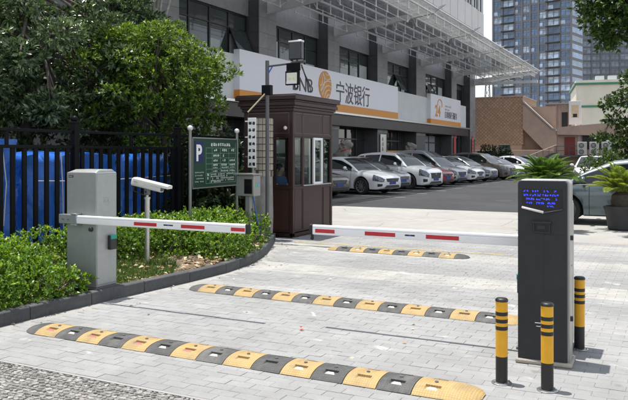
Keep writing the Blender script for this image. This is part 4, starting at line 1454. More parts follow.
tarp('bulky blue tarpaulin cover behind the fence at the left edge', (-9.15, 6.55, .08), 1.5, 1.0, 1.76, 3.1,
     [[(-.3, -.66, .4), (-.22, -.62, 1.0), (-.2, -.56, 1.58)], [(.42, -.66, .5), (.5, -.62, 1.1), (.5, -.54, 1.6)]])
tarp('long blue tarpaulin cover behind the fence, from barrier cabinet to price board', (-9.1, 9.25, .08), 3.3, .95, 1.52, 8.7,
     [[(-1.2 + i * .62, -.64, .35), (-1.18 + i * .62, -.6, 1.0), (-1.15 + i * .62, -.53, 1.54)] for i in range(5)] + [[(-1.75, -.62, 1.12), (-.6, -.66, 1.08), (.6, -.66, 1.1), (1.75, -.62, 1.12)]])

# ------------------------------------------------------------------ hedges
def hedge(label, blobs, dens, keep=None):
    t = thing('hedge', label, 'hedge', (0, 0, 0), 0, 'low clipped hedges in the planting bed')
    st = MB()
    for b in blobs:
        for q in range(5):
            a = rng.uniform(0, 6.28)
            st.tube([(b[0] + rng.uniform(-.1, .1), b[1] + rng.uniform(-.1, .1), .06), (b[0] + math.cos(a) * b[3] * .6, b[1] + math.sin(a) * b[4] * .6, b[2] + b[5] * .5)], [.012, .005], 5)
    st.build('stems', M_bark, t)['kind'] = 'stuff'
    foliage('leaves', blobs, dens * 1.35, 6, .043, .5, LF_hedge, t, inner=.68, spread=.95, zmin=.08, up=.7, keep=keep)
    return t


kk = lambda P: P[:, 0] < np.interp(P[:, 1], [p[1] for p in KERB], [p[0] for p in KERB]) - .03
B1 = []
for y in np.arange(2.6, 5.75, .42):
    for x, h in ((-5.98, .24), (-6.5, .30), (-7.05, .33), (-7.5, .32)):
        if y > 5.3 and x > -6.2: h *= .62
        B1.append((x + rng.uniform(-.08, .08), y + rng.uniform(-.1, .1),   .14 + h * .6, .38, .36, h * rng.uniform(.85, 1.08)))
B1 += [(-6.75, 5.9, .25, .4, .3, .24), (-7.3, 6.1, .28, .4, .35, .28)]
hedge('bushy bright green hedge left of the barrier cabinet, nearest the camera', B1, 260, kk)
B2 = []
for y in np.arange(6.7, 10.9, .42):
    ww = [(-7.45, .29)]
    if y > 7.1: ww.append((-7.0, .31))
    if y > 8.0: ww.append((-6.55, .32))
    if y > 8.4: ww.append((-6.15, .28))
    if 8.3 < y < 9.6: ww.append((-5.85, .24))
    for x, h in ww:
        if y > 9.6 and x > -6.3: continue
        if y > 10.3 and x > -6.7: h *= .8
        B2.append((x + rng.uniform(-.08, .08), y + rng.uniform(-.1, .1), .14 + h * .6, .36, .34, h * rng.uniform(.8, 1.08)))
hedge('green hedge behind the left boom, around the price board posts', B2, 190, kk)

# ------------------------------------------------------------------ trees and shrubs behind the fence
def crown_blobs(c, r, n, rb, seed, squash=.8):
    g_ = random.Random(seed)
    out = []
    for i in range(n):
        z = 1 - 2 * (i + .5) / n
        a = i * 2.39996 + g_.uniform(-.4, .4)
        q = math.sqrt(max(0, 1 - z * z))
        k_ = g_.uniform(.45, .95)
        s_ = rb * g_.uniform(.7, 1.2)
        out.append((c[0] + r[0] * q * math.cos(a) * k_, c[1] + r[1] * q * math.sin(a) * k_, c[2] + r[2] * z * k_, s_, s_, s_ * squash))
    return out


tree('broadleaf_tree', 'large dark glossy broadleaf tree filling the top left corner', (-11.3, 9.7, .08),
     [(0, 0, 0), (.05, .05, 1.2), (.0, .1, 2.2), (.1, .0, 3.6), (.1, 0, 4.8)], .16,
     [b for i, b in enumerate(crown_blobs((.1, .1, 3.35), (2.35, 2.4, 2.0), 110, .33, 5, .6)) if b[2] < 4.3 or i % 4 == 0], LF_dark, 88, 6, .105, .36, group='trees behind the fence')  # upper crown thinned out of view so sun reaches the lower leaves
tree('flowering_tree', 'bright green bushy tree beside the bank sign, behind the price board', (-9.22, 11.42, .08),
     [(0, 0, 0), (.03, 0, 1.0), (-.05, .05, 1.9), (.05, 0, 3.0), (0, 0, 3.8)], .09,
     crown_blobs((-.15, -.1, 3.08), (1.62, 1.75, 1.4), 85, .29, 9, .6), LF_mid, 105, 7, .085, .34, group='trees behind the fence', up=.5)
tree('slender_tree', 'tall slender pale trunked tree rising behind the bright green tree', (-11.2, 13.6, .08),
     [(0, 0, 0), (.05, 0, 2.0), (-.05, 0, 4), (.1, .05, 6.2), (.3, .1, 8.0)], .10,
     crown_blobs((.2, 0, 7.4), (1.6, 1.6, 1.2), 14, .5, 12), LF_mid, 30, 6, .12, .36, group='trees behind the fence', bark=M_barkgrey)
tree('slender_tree', 'thin forked pale trunk left of the tall slender tree', (-11.5, 13.0, .08),
     [(0, 0, 0), (.0, .1, 2.0), (.15, .2, 4), (.45, .45, 6.2), (.6, .6, 8.0)], .07,
     crown_blobs((.5, .5, 7.6), (1.2, 1.2, 1.0), 9, .45, 15), LF_mid, 30, 6, .12, .36, group='trees behind the fence', bark=M_barkgrey)
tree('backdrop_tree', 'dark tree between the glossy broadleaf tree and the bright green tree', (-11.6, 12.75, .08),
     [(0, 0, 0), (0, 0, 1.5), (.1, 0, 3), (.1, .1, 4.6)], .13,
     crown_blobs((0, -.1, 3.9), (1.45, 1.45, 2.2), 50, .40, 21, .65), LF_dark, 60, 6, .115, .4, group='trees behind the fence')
tree('backdrop_tree', 'shaded tree deep behind the broadleaf tree at the left edge', (-13.8, 9.4, .08),
     [(0, 0, 0), (0, 0, 1.5), (.1, 0, 3), (.1, .1, 5)], .14,
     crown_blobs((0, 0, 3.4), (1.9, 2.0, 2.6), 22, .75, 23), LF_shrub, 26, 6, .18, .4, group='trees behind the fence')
for i, (x, y, h, lab) in enumerate(((-10.4, 7.4, 1.9, 'dark shrub behind the bulky blue tarpaulin at the left edge'), (-10.5, 9.6, 1.8, 'dark shrub rising behind the middle of the long blue tarpaulin'),
                                    (-9.7, 11.9, 1.75, 'dark shrub below the bright green tree, right end of the tarpaulin'), (-8.7, 12.9, 1.6, 'dark shrub behind the price board beside the tiled pillar'),
                                    (-8.5, 11.2, 1.2, 'low dark shrub directly behind the price board'), (-11.0, 11.6, 2.5, 'tall dark shrub added behind the flowering tree trunk to give deep shade'), (-9.9, 13.6, 2.3, 'tall dark shrub between the bright green tree and the booth'), (-11.6, 8.3, 2.2, 'tall dark shrub beneath the large broadleaf tree'))):
    bl = crown_blobs((0, 0, h * .55), (.8, .95, h * .5), 12, .42, 40 + i)  # tall dark shrubs added to fill gaps with deep shade
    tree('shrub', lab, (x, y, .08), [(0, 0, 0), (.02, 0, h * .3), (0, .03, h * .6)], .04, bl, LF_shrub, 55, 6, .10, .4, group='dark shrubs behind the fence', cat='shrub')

# ------------------------------------------------------------------ bank building (local x = world Y, local +y = into the building)
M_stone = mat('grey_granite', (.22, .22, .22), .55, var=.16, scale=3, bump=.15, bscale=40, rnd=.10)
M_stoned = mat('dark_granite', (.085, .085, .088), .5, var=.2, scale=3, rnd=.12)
M_wallw = mat('pale_wall_panel', (.66, .67, .66), .6, var=.07, scale=1.2, rnd=.04)
M_lilac = mat('lightbox_white', (.80, .78, .82), .4, var=.03, scale=.6)
M_orange = mat('sign_orange', (.72, .28, .03), .5, var=.05)
M_letter = mat('sign_letter', (.022, .016, .02), .45)
M_fascia = mat('brown_fascia', (.028, .017, .018), .45, var=.12)
M_wframeD = mat('window_frame_dark', (.022, .024, .028), .4, .3)
M_wglass = mat('window_glass', (.045, .055, .055), .04, var=.1, spec=.6)
M_shop = mat('shop_glass', (.028, .031, .031), .05, var=.2, spec=.6)
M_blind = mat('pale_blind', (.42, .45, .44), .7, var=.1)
M_clad = mat('upper_cladding', (.64, .62, .59), .6, var=.06, scale=1.5, dirt=.15, rnd=.04)
M_soffit = mat('soffit_dark', (.10, .10, .105), .7)

bk = thing('bank_building', 'grey granite bank building with upper floor windows behind the parked cars', 'building', (-17.9, 0, 0), R(90))
PIL = [(4.6, 6.2), (12.8, 14.4), (20.9, 22.4), (28.4, 30.0), (35.8, 37.3), (43.2, 45.0), (51.0, 53.2), (60.4, 62.0), (66.6, 68.6)]
BEND = 68.6
# structural slabs
MB().box(-2, BEND, 1.2, 16, 0, 24).build('core', M_stoned, bk)
MB().box(-2, BEND - .3, .05, 1.2, 8.08, 12.25).build('upper_wall', M_stone, bk)
MB().box(-2, 64.9, -.60, 1.2, 3.95, 6.0).build('spandrel', M_wallw, bk)
# granite pilasters clad in courses of panels
pan = MB().box(.004, 1, 0, .03, .004, .716).mesh('granite_panel'); pan.materials.append(M_stone)
pan2 = MB().box(0, .03, .004, 1, .004, .716).mesh('shaded_side_panel'); pan2.materials.append(M_stoned)  # pilaster sides coloured darker than the fronts, their shade put in
for a, b in PIL:
    p = MB().box(a + .03, b - .03, -.52, 1.2, 0, 12.25).build('pilaster', M_stoned, bk)
    if a < 20: continue
    for r_ in range(4, 16):
        z = .12 + r_ * .72
        if z > 11: break
        for (x0, x1) in ((a, (a + b) / 2), ((a + b) / 2, b)):
            o = bpy.data.objects.new('granite_panel', pan); link(o, p)
            o.location = (x0, -.55, z); o.scale = (x1 - x0 - .004, 1, 1)
        o = bpy.data.objects.new('shaded_side_panel', pan2); link(o, p)
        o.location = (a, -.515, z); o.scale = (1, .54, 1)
# upper floor windows
for i in range(len(PIL) - 1):
    a, b = PIL[i][1] + .05, PIL[i + 1][0] - .05
    if b < 12 : continue
    if i == len(PIL) - 2: continue
    nb = 4
    zb, zt = 6.1, 8.05
    for k_ in range(nb):
        x0, x1 = lerp(a, b, k_ / nb), lerp(a, b, (k_ + 1) / nb)
        t_ = .05
        f = MB().box(x0, x0 + t_, .12, .24, zb, zt).box(x1 - t_, x1, .12, .24, zb, zt).box(x0 + t_, x1 - t_, .12, .24, zb, zb + t_).box(x0 + t_, x1 - t_, .12, .24, zt - t_, zt).box(x0 + t_, x1 - t_, .13, .23, 7.32, 7.37)
        w = f.build('window', M_wframeD, bk)
        op = (i == 2 and k_ == 3) or (i == 5 and k_ == 2) or (i == 6 and k_ == 1)
        if not op:
            MB().box(x0 + t_, x1 - t_, .17, .18, zb + t_, 7.32).build('pane', M_wglass, w)
        else:
            s_ = math.sin(R(24)); c_ = math.cos(R(24)); hh = 7.32 - zb - t_
            sash = MB().add([(x0 + t_, .12, 7.32), (x1 - t_, .12, 7.32), (x1 - t_, .12 - s_ * hh, 7.32 - c_ * hh), (x0 + t_, .12 - s_ * hh, 7.32 - c_ * hh),
                             (x0 + t_, .15, 7.33), (x1 - t_, .15, 7.33), (x1 - t_, .15 - s_ * hh, 7.33 - c_ * hh), (x0 + t_, .15 - s_ * hh, 7.33 - c_ * hh)],
                            [(0, 1, 2, 3), (7, 6, 5, 4), (0, 4, 5, 1), (1, 5, 6, 2), (2, 6, 7, 3), (3, 7, 4, 0)]).build('open_sash', M_wglass, w)
            MB().tube([(x0 + t_, .11, 7.32), (x0 + t_, .11 - s_ * hh, 7.32 - c_ * hh), (x1 - t_, .11 - s_ * hh, 7.32 - c_ * hh), (x1 - t_, .11, 7.32)], .03, 6).build('sash_frame', M_wframeD, w)
        MB().box(x0 + t_, x1 - t_, .17, .18, 7.37, zt - t_).build('top_pane', M_wglass, w)
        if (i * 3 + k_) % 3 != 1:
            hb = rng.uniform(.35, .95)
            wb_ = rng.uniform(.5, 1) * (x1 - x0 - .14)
            MB().box(x0 + .07, x0 + .07 + wb_, .155, .166, zb + .06, zb + .06 + hb if rng.random() < .6 else 7.30).build('blind', M_blind, w)  # blinds, more and paler to stand in for reflections as well
    MB().box(a, b, .24, 1.19, 6.1, 8.08).build('room_void', M_shop, bk)
    MB().box(a, b, -.02, .12, 6.02, 6.1).build('window_sill', M_stoned, bk)
# end bay with dark entrance recess
MB().box(62.0, 66.6, .3, 1.19, 5.9, 8.0).build('recess_lintel', M_stoned, bk)
MB().box(62.3, 66.3, .25, .29, .1, 7.6).build('entrance_glass', M_shop, bk)
for x in (62.3, 63.6, 64.9, 66.2): MB().box(x, x + .1, .18, .25, .1, 7.6).build('entrance_mullion', M_wframeD, bk)
M_redstrip = mat('red_couplet', (.50, .06, .06), .6)
for x in (61.0, 67.2): MB().box(x, x + .5, -.60, -.555, 1.0, 3.3).build('red_couplet', M_redstrip, bk)
gd = MB()
for r_ in range(6): glyph(gd, 67.28, 1.15 + r_ * .34, .3, -.6, .006)
gd.build('couplet_writing', mat('gold_print', (.7, .5, .2), .5), bk)['kind'] = 'stuff'
MB().box(-2, 64.9, -.85, .3, 3.22, 3.95).build('fascia', M_fascia, bk, bevel=.01)
MB().box(-2, 64.9, -.97, -.852, 3.86, 3.985).build('drip_edge', M_steel, bk, bevel=.01)
# shop fronts
for i in range(2, len(PIL) - 1):
    a, b = PIL[i][1], PIL[i + 1][0]
    n = 4
    for k_ in range(n):
        x0, x1 = lerp(a, b, k_ / n), lerp(a, b, (k_ + 1) / n)
        w = MB().box(x0, x0 + .08, .35, .5, .12, 3.22).box(x0 + .08, x1, .35, .5, .12, .25).box(x0 + .08, x1, .35, .5, 2.5, 2.58).build('shopfront', M_wframeD, bk)
        if i == 6 and k_ < 3:
            MB().box(x0 + .1, x1, .40, .43, .25, 3.1).build('roller_shutter', mat('grey_shutter', (.26, .27, .29), .5, .3, scale=12), w)
        else:
            MB().box(x0 + .08, x1, .42, .43, .25, 2.5).build('shop_pane', M_shop, w)
            MB().box(x0 + .08, x1, .42, .43, 2.58, 3.22).build('transom_pane', M_shop, w)
    MB().box(a, b, .52, 1.19, .1, 3.3).build('shop_void', M_dark, bk)
np_ = MB().box(28.6, 29.5, -.60, -.555, 1.5, 3.0).build('notice_panel', M_white, bk)
MB().box(29.15, 29.4, -.61, -.60, 1.6, 2.9).build('red_margin', M_redstrip, np_)
np_ = MB().box(43.6, 44.6, -.60, -.555, 1.3, 2.9).build('door_plate', M_steel, bk)
gd = MB()
for r_ in range(4): glyph(gd, 43.85, 1.45 + r_ * .33, .3, -.60, .006)
gd.build('plate_writing', M_dark, np_)['kind'] = 'stuff'
for (x0, x1) in ((36.8, 41.0), (46.5, 50.0)):
    MB().box(x0, x1, .33, .35, 1.72, 1.84).build('orange_stripe', M_orange, bk)
# red dot-matrix strip in the fascia, above the door beside the booth
led = MB().box(31.0, 34.4, -.885, -.85, 3.30, 3.82).build('ticker', M_screen, bk)
gd = MB()
for c_ in range(6):
    for q in range(2): glyph(gd, 31.2 + c_ * .52, 3.36, .42, -.886 - q * .002, .006)
gd.build('ticker_text', mat('red_led', (.5, .01, .03), .4, emit=(.8, .03, .08), estr=.35), led)['kind'] = 'stuff'
# overhanging upper storeys
OV = -2.1
OVE = 65.6
up_ = MB().box(-2, OVE, OV, 1.2, 12.25, 12.55).build('soffit', M_soffit, bk)
MB().box(-2, OVE, OV + .1, 1.2, 12.55, 24).build('upper_storeys', M_soffit, bk)
for k_ in range(0, 17):
    x0 = OVE - (k_ + 1) * 2.2
    for (z0_, z1_) in ((12.55, 14.5), (16.4, 18.4), (20.1, 21.6)):
        MB().box(x0 + .05, x0 + 2.15, OV, OV + .08, z0_, z1_).build('cladding_panel', M_clad, bk)
    MB().box(x0 + .02, x0 + .35, OV - .05, OV + .08, 14.52, 16.38).build('window_pier', M_clad, bk)
    w = MB().box(x0 + .35, x0 + 2.2, OV + .06, OV + .12, 14.5, 16.4).build('upper_window', M_wglass, bk)
    MB().box(x0 + 1.2, x0 + 1.28, OV + .02, OV + .06, 14.5, 16.4).build('mullion', M_wframeD, w)

# ------------------------------------------------------------------ glass canopy
M_cframe = mat('canopy_steel', (.76, .75, .73), .5, .2, .08, 3, dirt=.2)
cn = thing('canopy', 'long steel and glass canopy sloping out from the bank facade', 'canopy', (-17, 0, 0), R(90))
arms = [13.6, 21.6, 29.2, 36.6, 44.1, 52.1, 60.9, 68.2]
YI, YO, ZI, ZO = .35, -5.55, 8.72, 9.12
def cz(y): return lerp(ZI, ZO, (y - YI) / (YO - YI))
for a in arms:
    am = MB().prism([(YI, ZI - .42), (YI, ZI + .12), (YO, ZO + .12), (YO, ZO - .02)], 'x', a - .06, a + .06).build('arm', M_cframe, cn)
    MB().prism([(YI, ZI - .44), (YI, ZI - .42), (YO, ZO - .02), (YO, ZO - .04)], 'x', a - .13, a + .13).build('flange', M_cframe, am)
    MB().add([(a - .05, YO + .1, ZO - .05), (a + .05, YO + .1, ZO - .05), (a + .05, YO - .62, ZO + .38), (a - .05, YO - .62, ZO + .38), (a - .05, YO + .1, ZO + .22), (a + .05, YO + .1, ZO + .22)],
             [(0, 1, 2, 3), (3, 2, 5, 4), (0, 3, 4), (1, 5, 2), (0, 4, 5, 1)]).build('winglet', mat('winglet_steel', (.62, .62, .64), .4, .3), am)
purl = [-.75, -1.9, -3.1, -4.3, -5.4]
post_me = MB().tube([(0, 0, -.42), (0, 0, .22)], .035, 6).tube([(0, 0, -.46), (0, 0, -.40)], .055, 6).mesh('strut', 50); post_me.materials.append(M_cframe)
for y in purl:
    z = cz(y) + .02
    for i in range(len(arms) - 1):
        pu = MB().tube([(arms[i] + .06, y, z), (arms[i + 1] - .06, y, z)], .055, 7).build('purlin', M_cframe, cn, smooth=60)
        n = 5
        L_ = arms[i + 1] - arms[i]
        pts = []
        for k_ in range(n):
            o = bpy.data.objects.new('strut', post_me); link(o, pu)
            x = arms[i] + L_ * (k_ + .5) / n
            o.location = (x, y, z)
            pts.append((x, y, z - .42))
        MB().tube([(arms[i], y, z)] + pts + [(arms[i + 1], y, z)], .014, 5).build('tie_rod', M_cframe, pu)
for i in range(len(arms) - 1):
    n = 3
    L_ = arms[i + 1] - arms[i]
    for k_ in range(n):
        x0, x1 = arms[i] + L_ * k_ / n + .02, arms[i] + L_ * (k_ + 1) / n - .02
        ys = [-.3] + [(purl[j] + purl[j + 1]) / 2 for j in range(0, len(purl) - 1)] + [YO - .15]
        for j in range(len(ys) - 1):
            ya, yb = ys[j] - .012, ys[j + 1] + .012
            za, zb = cz(ya) + .25, cz(yb) + .25
            MB().add([(x0, ya, za), (x1, ya, za), (x1, yb, zb), (x0, yb, zb), (x0, ya, za + .02), (x1, ya, za + .02), (x1, yb, zb + .02), (x0, yb, zb + .02)],
                     [(0, 1, 2, 3), (7, 6, 5, 4), (0, 4, 5, 1), (1, 5, 6, 2), (2, 6, 7, 3), (3, 7, 4, 0)]).build('glass_panel', M_cglass, cn)
MB().tube([(13.6, YO - .18, ZO + .2), (68.5, YO - .18, ZO + .2)], .05, 6).build('edge_tube', M_cframe, cn, smooth=60)
MB().box(68.1, 68.45, YO, YI, ZI - .5, ZI - .25).build('end_beam', M_cframe, cn)

# ------------------------------------------------------------------ signs on the facade
sg = thing('facade_sign', 'long white bank sign with orange emblem and orange base strip', 'sign', (-17.32, 0, 0), R(90))
SB = MB().box(26.2, 46.07, -.32, 0.0, 4.42, 6.2).build('panel', M_lilac, sg, bevel=.01)
MB().box(26.2, 46.07, -.325, 0.0, 3.99, 4.418).build('orange_strip', M_orange, sg)
text('BNB', 1.02, 'letters', M_letter, SB, (30.95, -.325, 4.80), .012, 1.18)
text('宁波银行', 1.32, 'characters', M_letter, SB, (36.02, -.325, 4.62), .012, .95)
em = MB().lathe([(0, -.345), (.78, -.345), (.78, -.32)], 40, (34.68, 0, 5.33), 'y').build('emblem', M_orange, SB)
M_cream = mat('emblem_line', (.78, .72, .62), .5)
cx_, cz_ = 34.68, 5.33
def arc(mb, cx, cz, r, a0, a1, w=.035, y=-.347):
    n = 16
    pts = []
    for i in range(n + 1):
        a = R(lerp(a0, a1, i / n))
        x, z = cx + r * math.cos(a), cz + r * math.sin(a)
        if (x - cx_) ** 2 + (z - cz_) ** 2 > .76 ** 2:
            if len(pts) > 1: break
            continue
        pts.append((x, y, z))
    if len(pts) > 1: mb.tube(pts, w, 5)
for (px, pz, rads, a0, a1) in ((.35, -.75, (.25, .5, .75, 1.0), 40, 175), (-.75, .25, (.35, .6), -80, 60), (.2, .95, (.4, .65), 190, 340)):
    for r_ in rads:
        mb = MB(); arc(mb, cx_ + px, cz_ + pz, r_, a0, a1)
        if mb.v: mb.build('emblem_line', M_cream, em)
s2 = thing('facade_sign', 'small white and orange 24 hour sign at the far end of the facade', 'sign', (-17.62, 0, 0), R(90))
SB = MB().box(53.4, 62.0, -.62, -.30, 4.35, 6.32).build('panel', M_lilac, s2, bevel=.01)
MB().box(53.4, 62.0, -.625, -.30, 3.86, 4.348).build('orange_strip', M_orange, s2)
text('24', 1.25, 'numerals', M_orange, SB, (54.5, -.625, 4.62), .012, 1.15, bold=.03)
mb = MB(); n = 20
mb.tube([(55.75 + .6 * math.cos(R(190 - 210 * i / n)), -.63, 5.55 + .45 * math.sin(R(190 - 210 * i / n))) for i in range(n + 1)], .035, 5).build('arch_line', M_orange, SB)
text('自助银行服务', .62, 'characters', M_letter, SB, (57.1, -.625, 4.62), .01, 1.0)
gd = MB()
for i in range(7): glyph(gd, 57.2 + i * .27, 5.45, .2, -.62, .004)
for i in range(5): glyph(gd, 57.2 + i * .27, 5.18, .2, -.62, .004)
gd.build('small_writing', M_letter, SB)['kind'] = 'stuff'

# ------------------------------------------------------------------ stone lions on the bank pavement
M_lion = mat('weathered_stone', (.27, .245, .215), .85, var=.22, scale=8, bump=.8, bscale=18, dirt=.4, dscale=5)
M_ribbon = mat('red_ribbon', (.38, .03, .04), .7)
def lion(label, y):
    t = thing('stone_lion', label, 'statue', (-15.25, y, .12), R(0), 'stone guardian lions in front of the bank')
    MB().box(-.65, .65, -.4, .4, 0, .18).box(-.58, .58, -.34, .34, .18, .72).box(-.65, .65, -.4, .4, .72, .86).build('pedestal', M_lion, t, bevel=.02)
    z = .86
    V = [(-.38, 0, z + .25), (-.20, 0, z + .42), (.05, 0, z + .72), (.16, 0, z + .95), (.30, 0, z + 1.12), (.50, 0, z + 1.08), (.60, 0, z + 1.02)]
    E_ = [(0, 1), (1, 2), (2, 3), (3, 4), (4, 5), (5, 6)]
    RR_ = [.22, .27, .27, .24, .25, .17, .12]
    for s_ in (-1, 1):
        b = len(V)
        V += [(.26, s_ * .16, z + .55), (.34, s_ * .17, z + .18), (.44, s_ * .17, z + .07)]; RR_ += [.13, .095, .09]; E_ += [(2, b), (b, b + 1), (b + 1, b + 2)]
        b = len(V)
        V += [(-.20, s_ * .26, z + .22), (.05, s_ * .28, z + .12), (.18, s_ * .28, z + .07)]; RR_ += [.17, .11, .08]; E_ += [(0, b), (b, b + 1), (b + 1, b + 2)]
        b = len(V)
        V += [(.22, s_ * .2, z + 1.30)]; RR_ += [.055]; E_ += [(4, b)]
    skin_mesh('body', V, E_, RR_, 0, M_lion, t)
    g_ = random.Random(3)
    for k_ in range(26):
        a = g_.uniform(0, 6.28); e_ = g_.uniform(-.5, 1.3)
        MB().sphere((.16 + .26 * math.cos(e_) * math.cos(a) * .7 - .05, .30 * math.cos(e_) * math.sin(a), z + 1.05 + .27 * math.sin(e_)), .075, 8, 6).build('mane_curl', M_lion, t, smooth=80)
    mb = MB(); n = 20
    mb.tube([(.14 + .27 * math.cos(2 * math.pi * i / n), .27 * math.sin(2 * math.pi * i / n), z + .78 + .10 * math.cos(2 * math.pi * i / n)) for i in range(n + 1)], .035, 6).build('ribbon', M_ribbon, t, smooth=60)
    return t
lion('weathered stone lion with a red ribbon, rising behind the first white car', 33.1)
lion('smaller looking stone lion farther along the bank front, behind the white crossover', 43.1)

# ------------------------------------------------------------------ cars
M_cglassd = mat('car_glass', (.010, .013, .014), .03, var=.1, spec=.7)
M_tyre = mat('tyre', (.016, .016, .017), .75, var=.2)
M_rim = mat('alloy_rim', (.48, .48, .49), .3, .8)
M_rimd = mat('dark_alloy_rim', (.12, .12, .13), .35, .7)
M_under = mat('underbody', (.01, .01, .01), .8)
M_head = mat('headlight_glass', (.16, .17, .19), .08, .3, var=.9, scale=16)
M_tail = mat('tail_light', (.35, .015, .02), .12)
M_chrome = mat('chrome', (.62, .62, .63), .12, 1.0)
M_plateb = mat('blue_number_plate', (.015, .045, .22), .4)
M_seam = mat('seam', (.008, .008, .008), .7)


def paint(name, c, metal=.25, rough=.32):
    return mat('paint_' + name, c, rough, metal, .02, 2, coat=.9)


PW_ = paint('white', (.82, .82, .81), 0)
PS_ = paint('silver', (.42, .43, .45), .55)
PR_ = paint('red', (.30, .010, .016), .1)
PB_ = paint('bronze', (.17, .145, .12), .5)
PG_ = paint('grey_blue', (.11, .145, .165), .45, .3)
PD_ = paint('dark_grey', (.04, .042, .045), .4)

SPEC = {
    'sedan': dict(L=4.62, W=1.82, H=1.46, fo=.92, wb=2.70, r=.33, c=(1.10, 2.02, 3.15, 4.02), pil=(2.72, 3.48),
                  top=[(0, .60), (.06, .69), (.3, .78), (.75, .86), (1.15, .93), (1.6, .95), (3.3, 1.00), (3.9, 1.05), (4.4, 1.04), (4.54, .98), (4.62, .86)]),
    'suv': dict(L=4.55, W=1.86, H=1.66, fo=.90, wb=2.68, r=.355, c=(1.02, 1.80, 3.75, 4.42), pil=(2.55, 3.45),
                top=[(0, .68), (.06, .82), (.3, .93), (.75, 1.0), (1.1, 1.05), (1.6, 1.07), (3.5, 1.13), (4.3, 1.15), (4.48, 1.10), (4.55, .92)]),
    'mpv': dict(L=4.85, W=1.84, H=1.77, fo=.95, wb=2.80, r=.34, c=(.82, 1.95, 3.95, 4.62), pil=(2.6, 3.6),
                top=[(0, .62), (.06, .74), (.3, .84), (.7, .93), (1.0, .98), (1.6, 1.0), (3.6, 1.05), (4.5, 1.06), (4.68, 1.0), (4.75, .85)]),
    'hatch': dict(L=4.22, W=1.76, H=1.48, fo=.86, wb=2.61, r=.325, c=(.72, 1.86, 3.30, 4.02), pil=(2.52, 3.35),
                  top=[(0, .58), (.06, .68), (.3, .79), (.62, .87), (.95, .92), (1.6, .95), (3.3, 1.0), (3.9, 1.03), (4.12, 1.0), (4.22, .84)]),
}
CAR_CACHE = {}


def smooth_curve(pts, s, w=.05):
    xs = [p[0] for p in pts]; ys = [p[1] for p in pts]
    return float(np.mean([np.interp(s + d, xs, ys) for d in (-w, -w / 2, 0, w / 2, w)]))


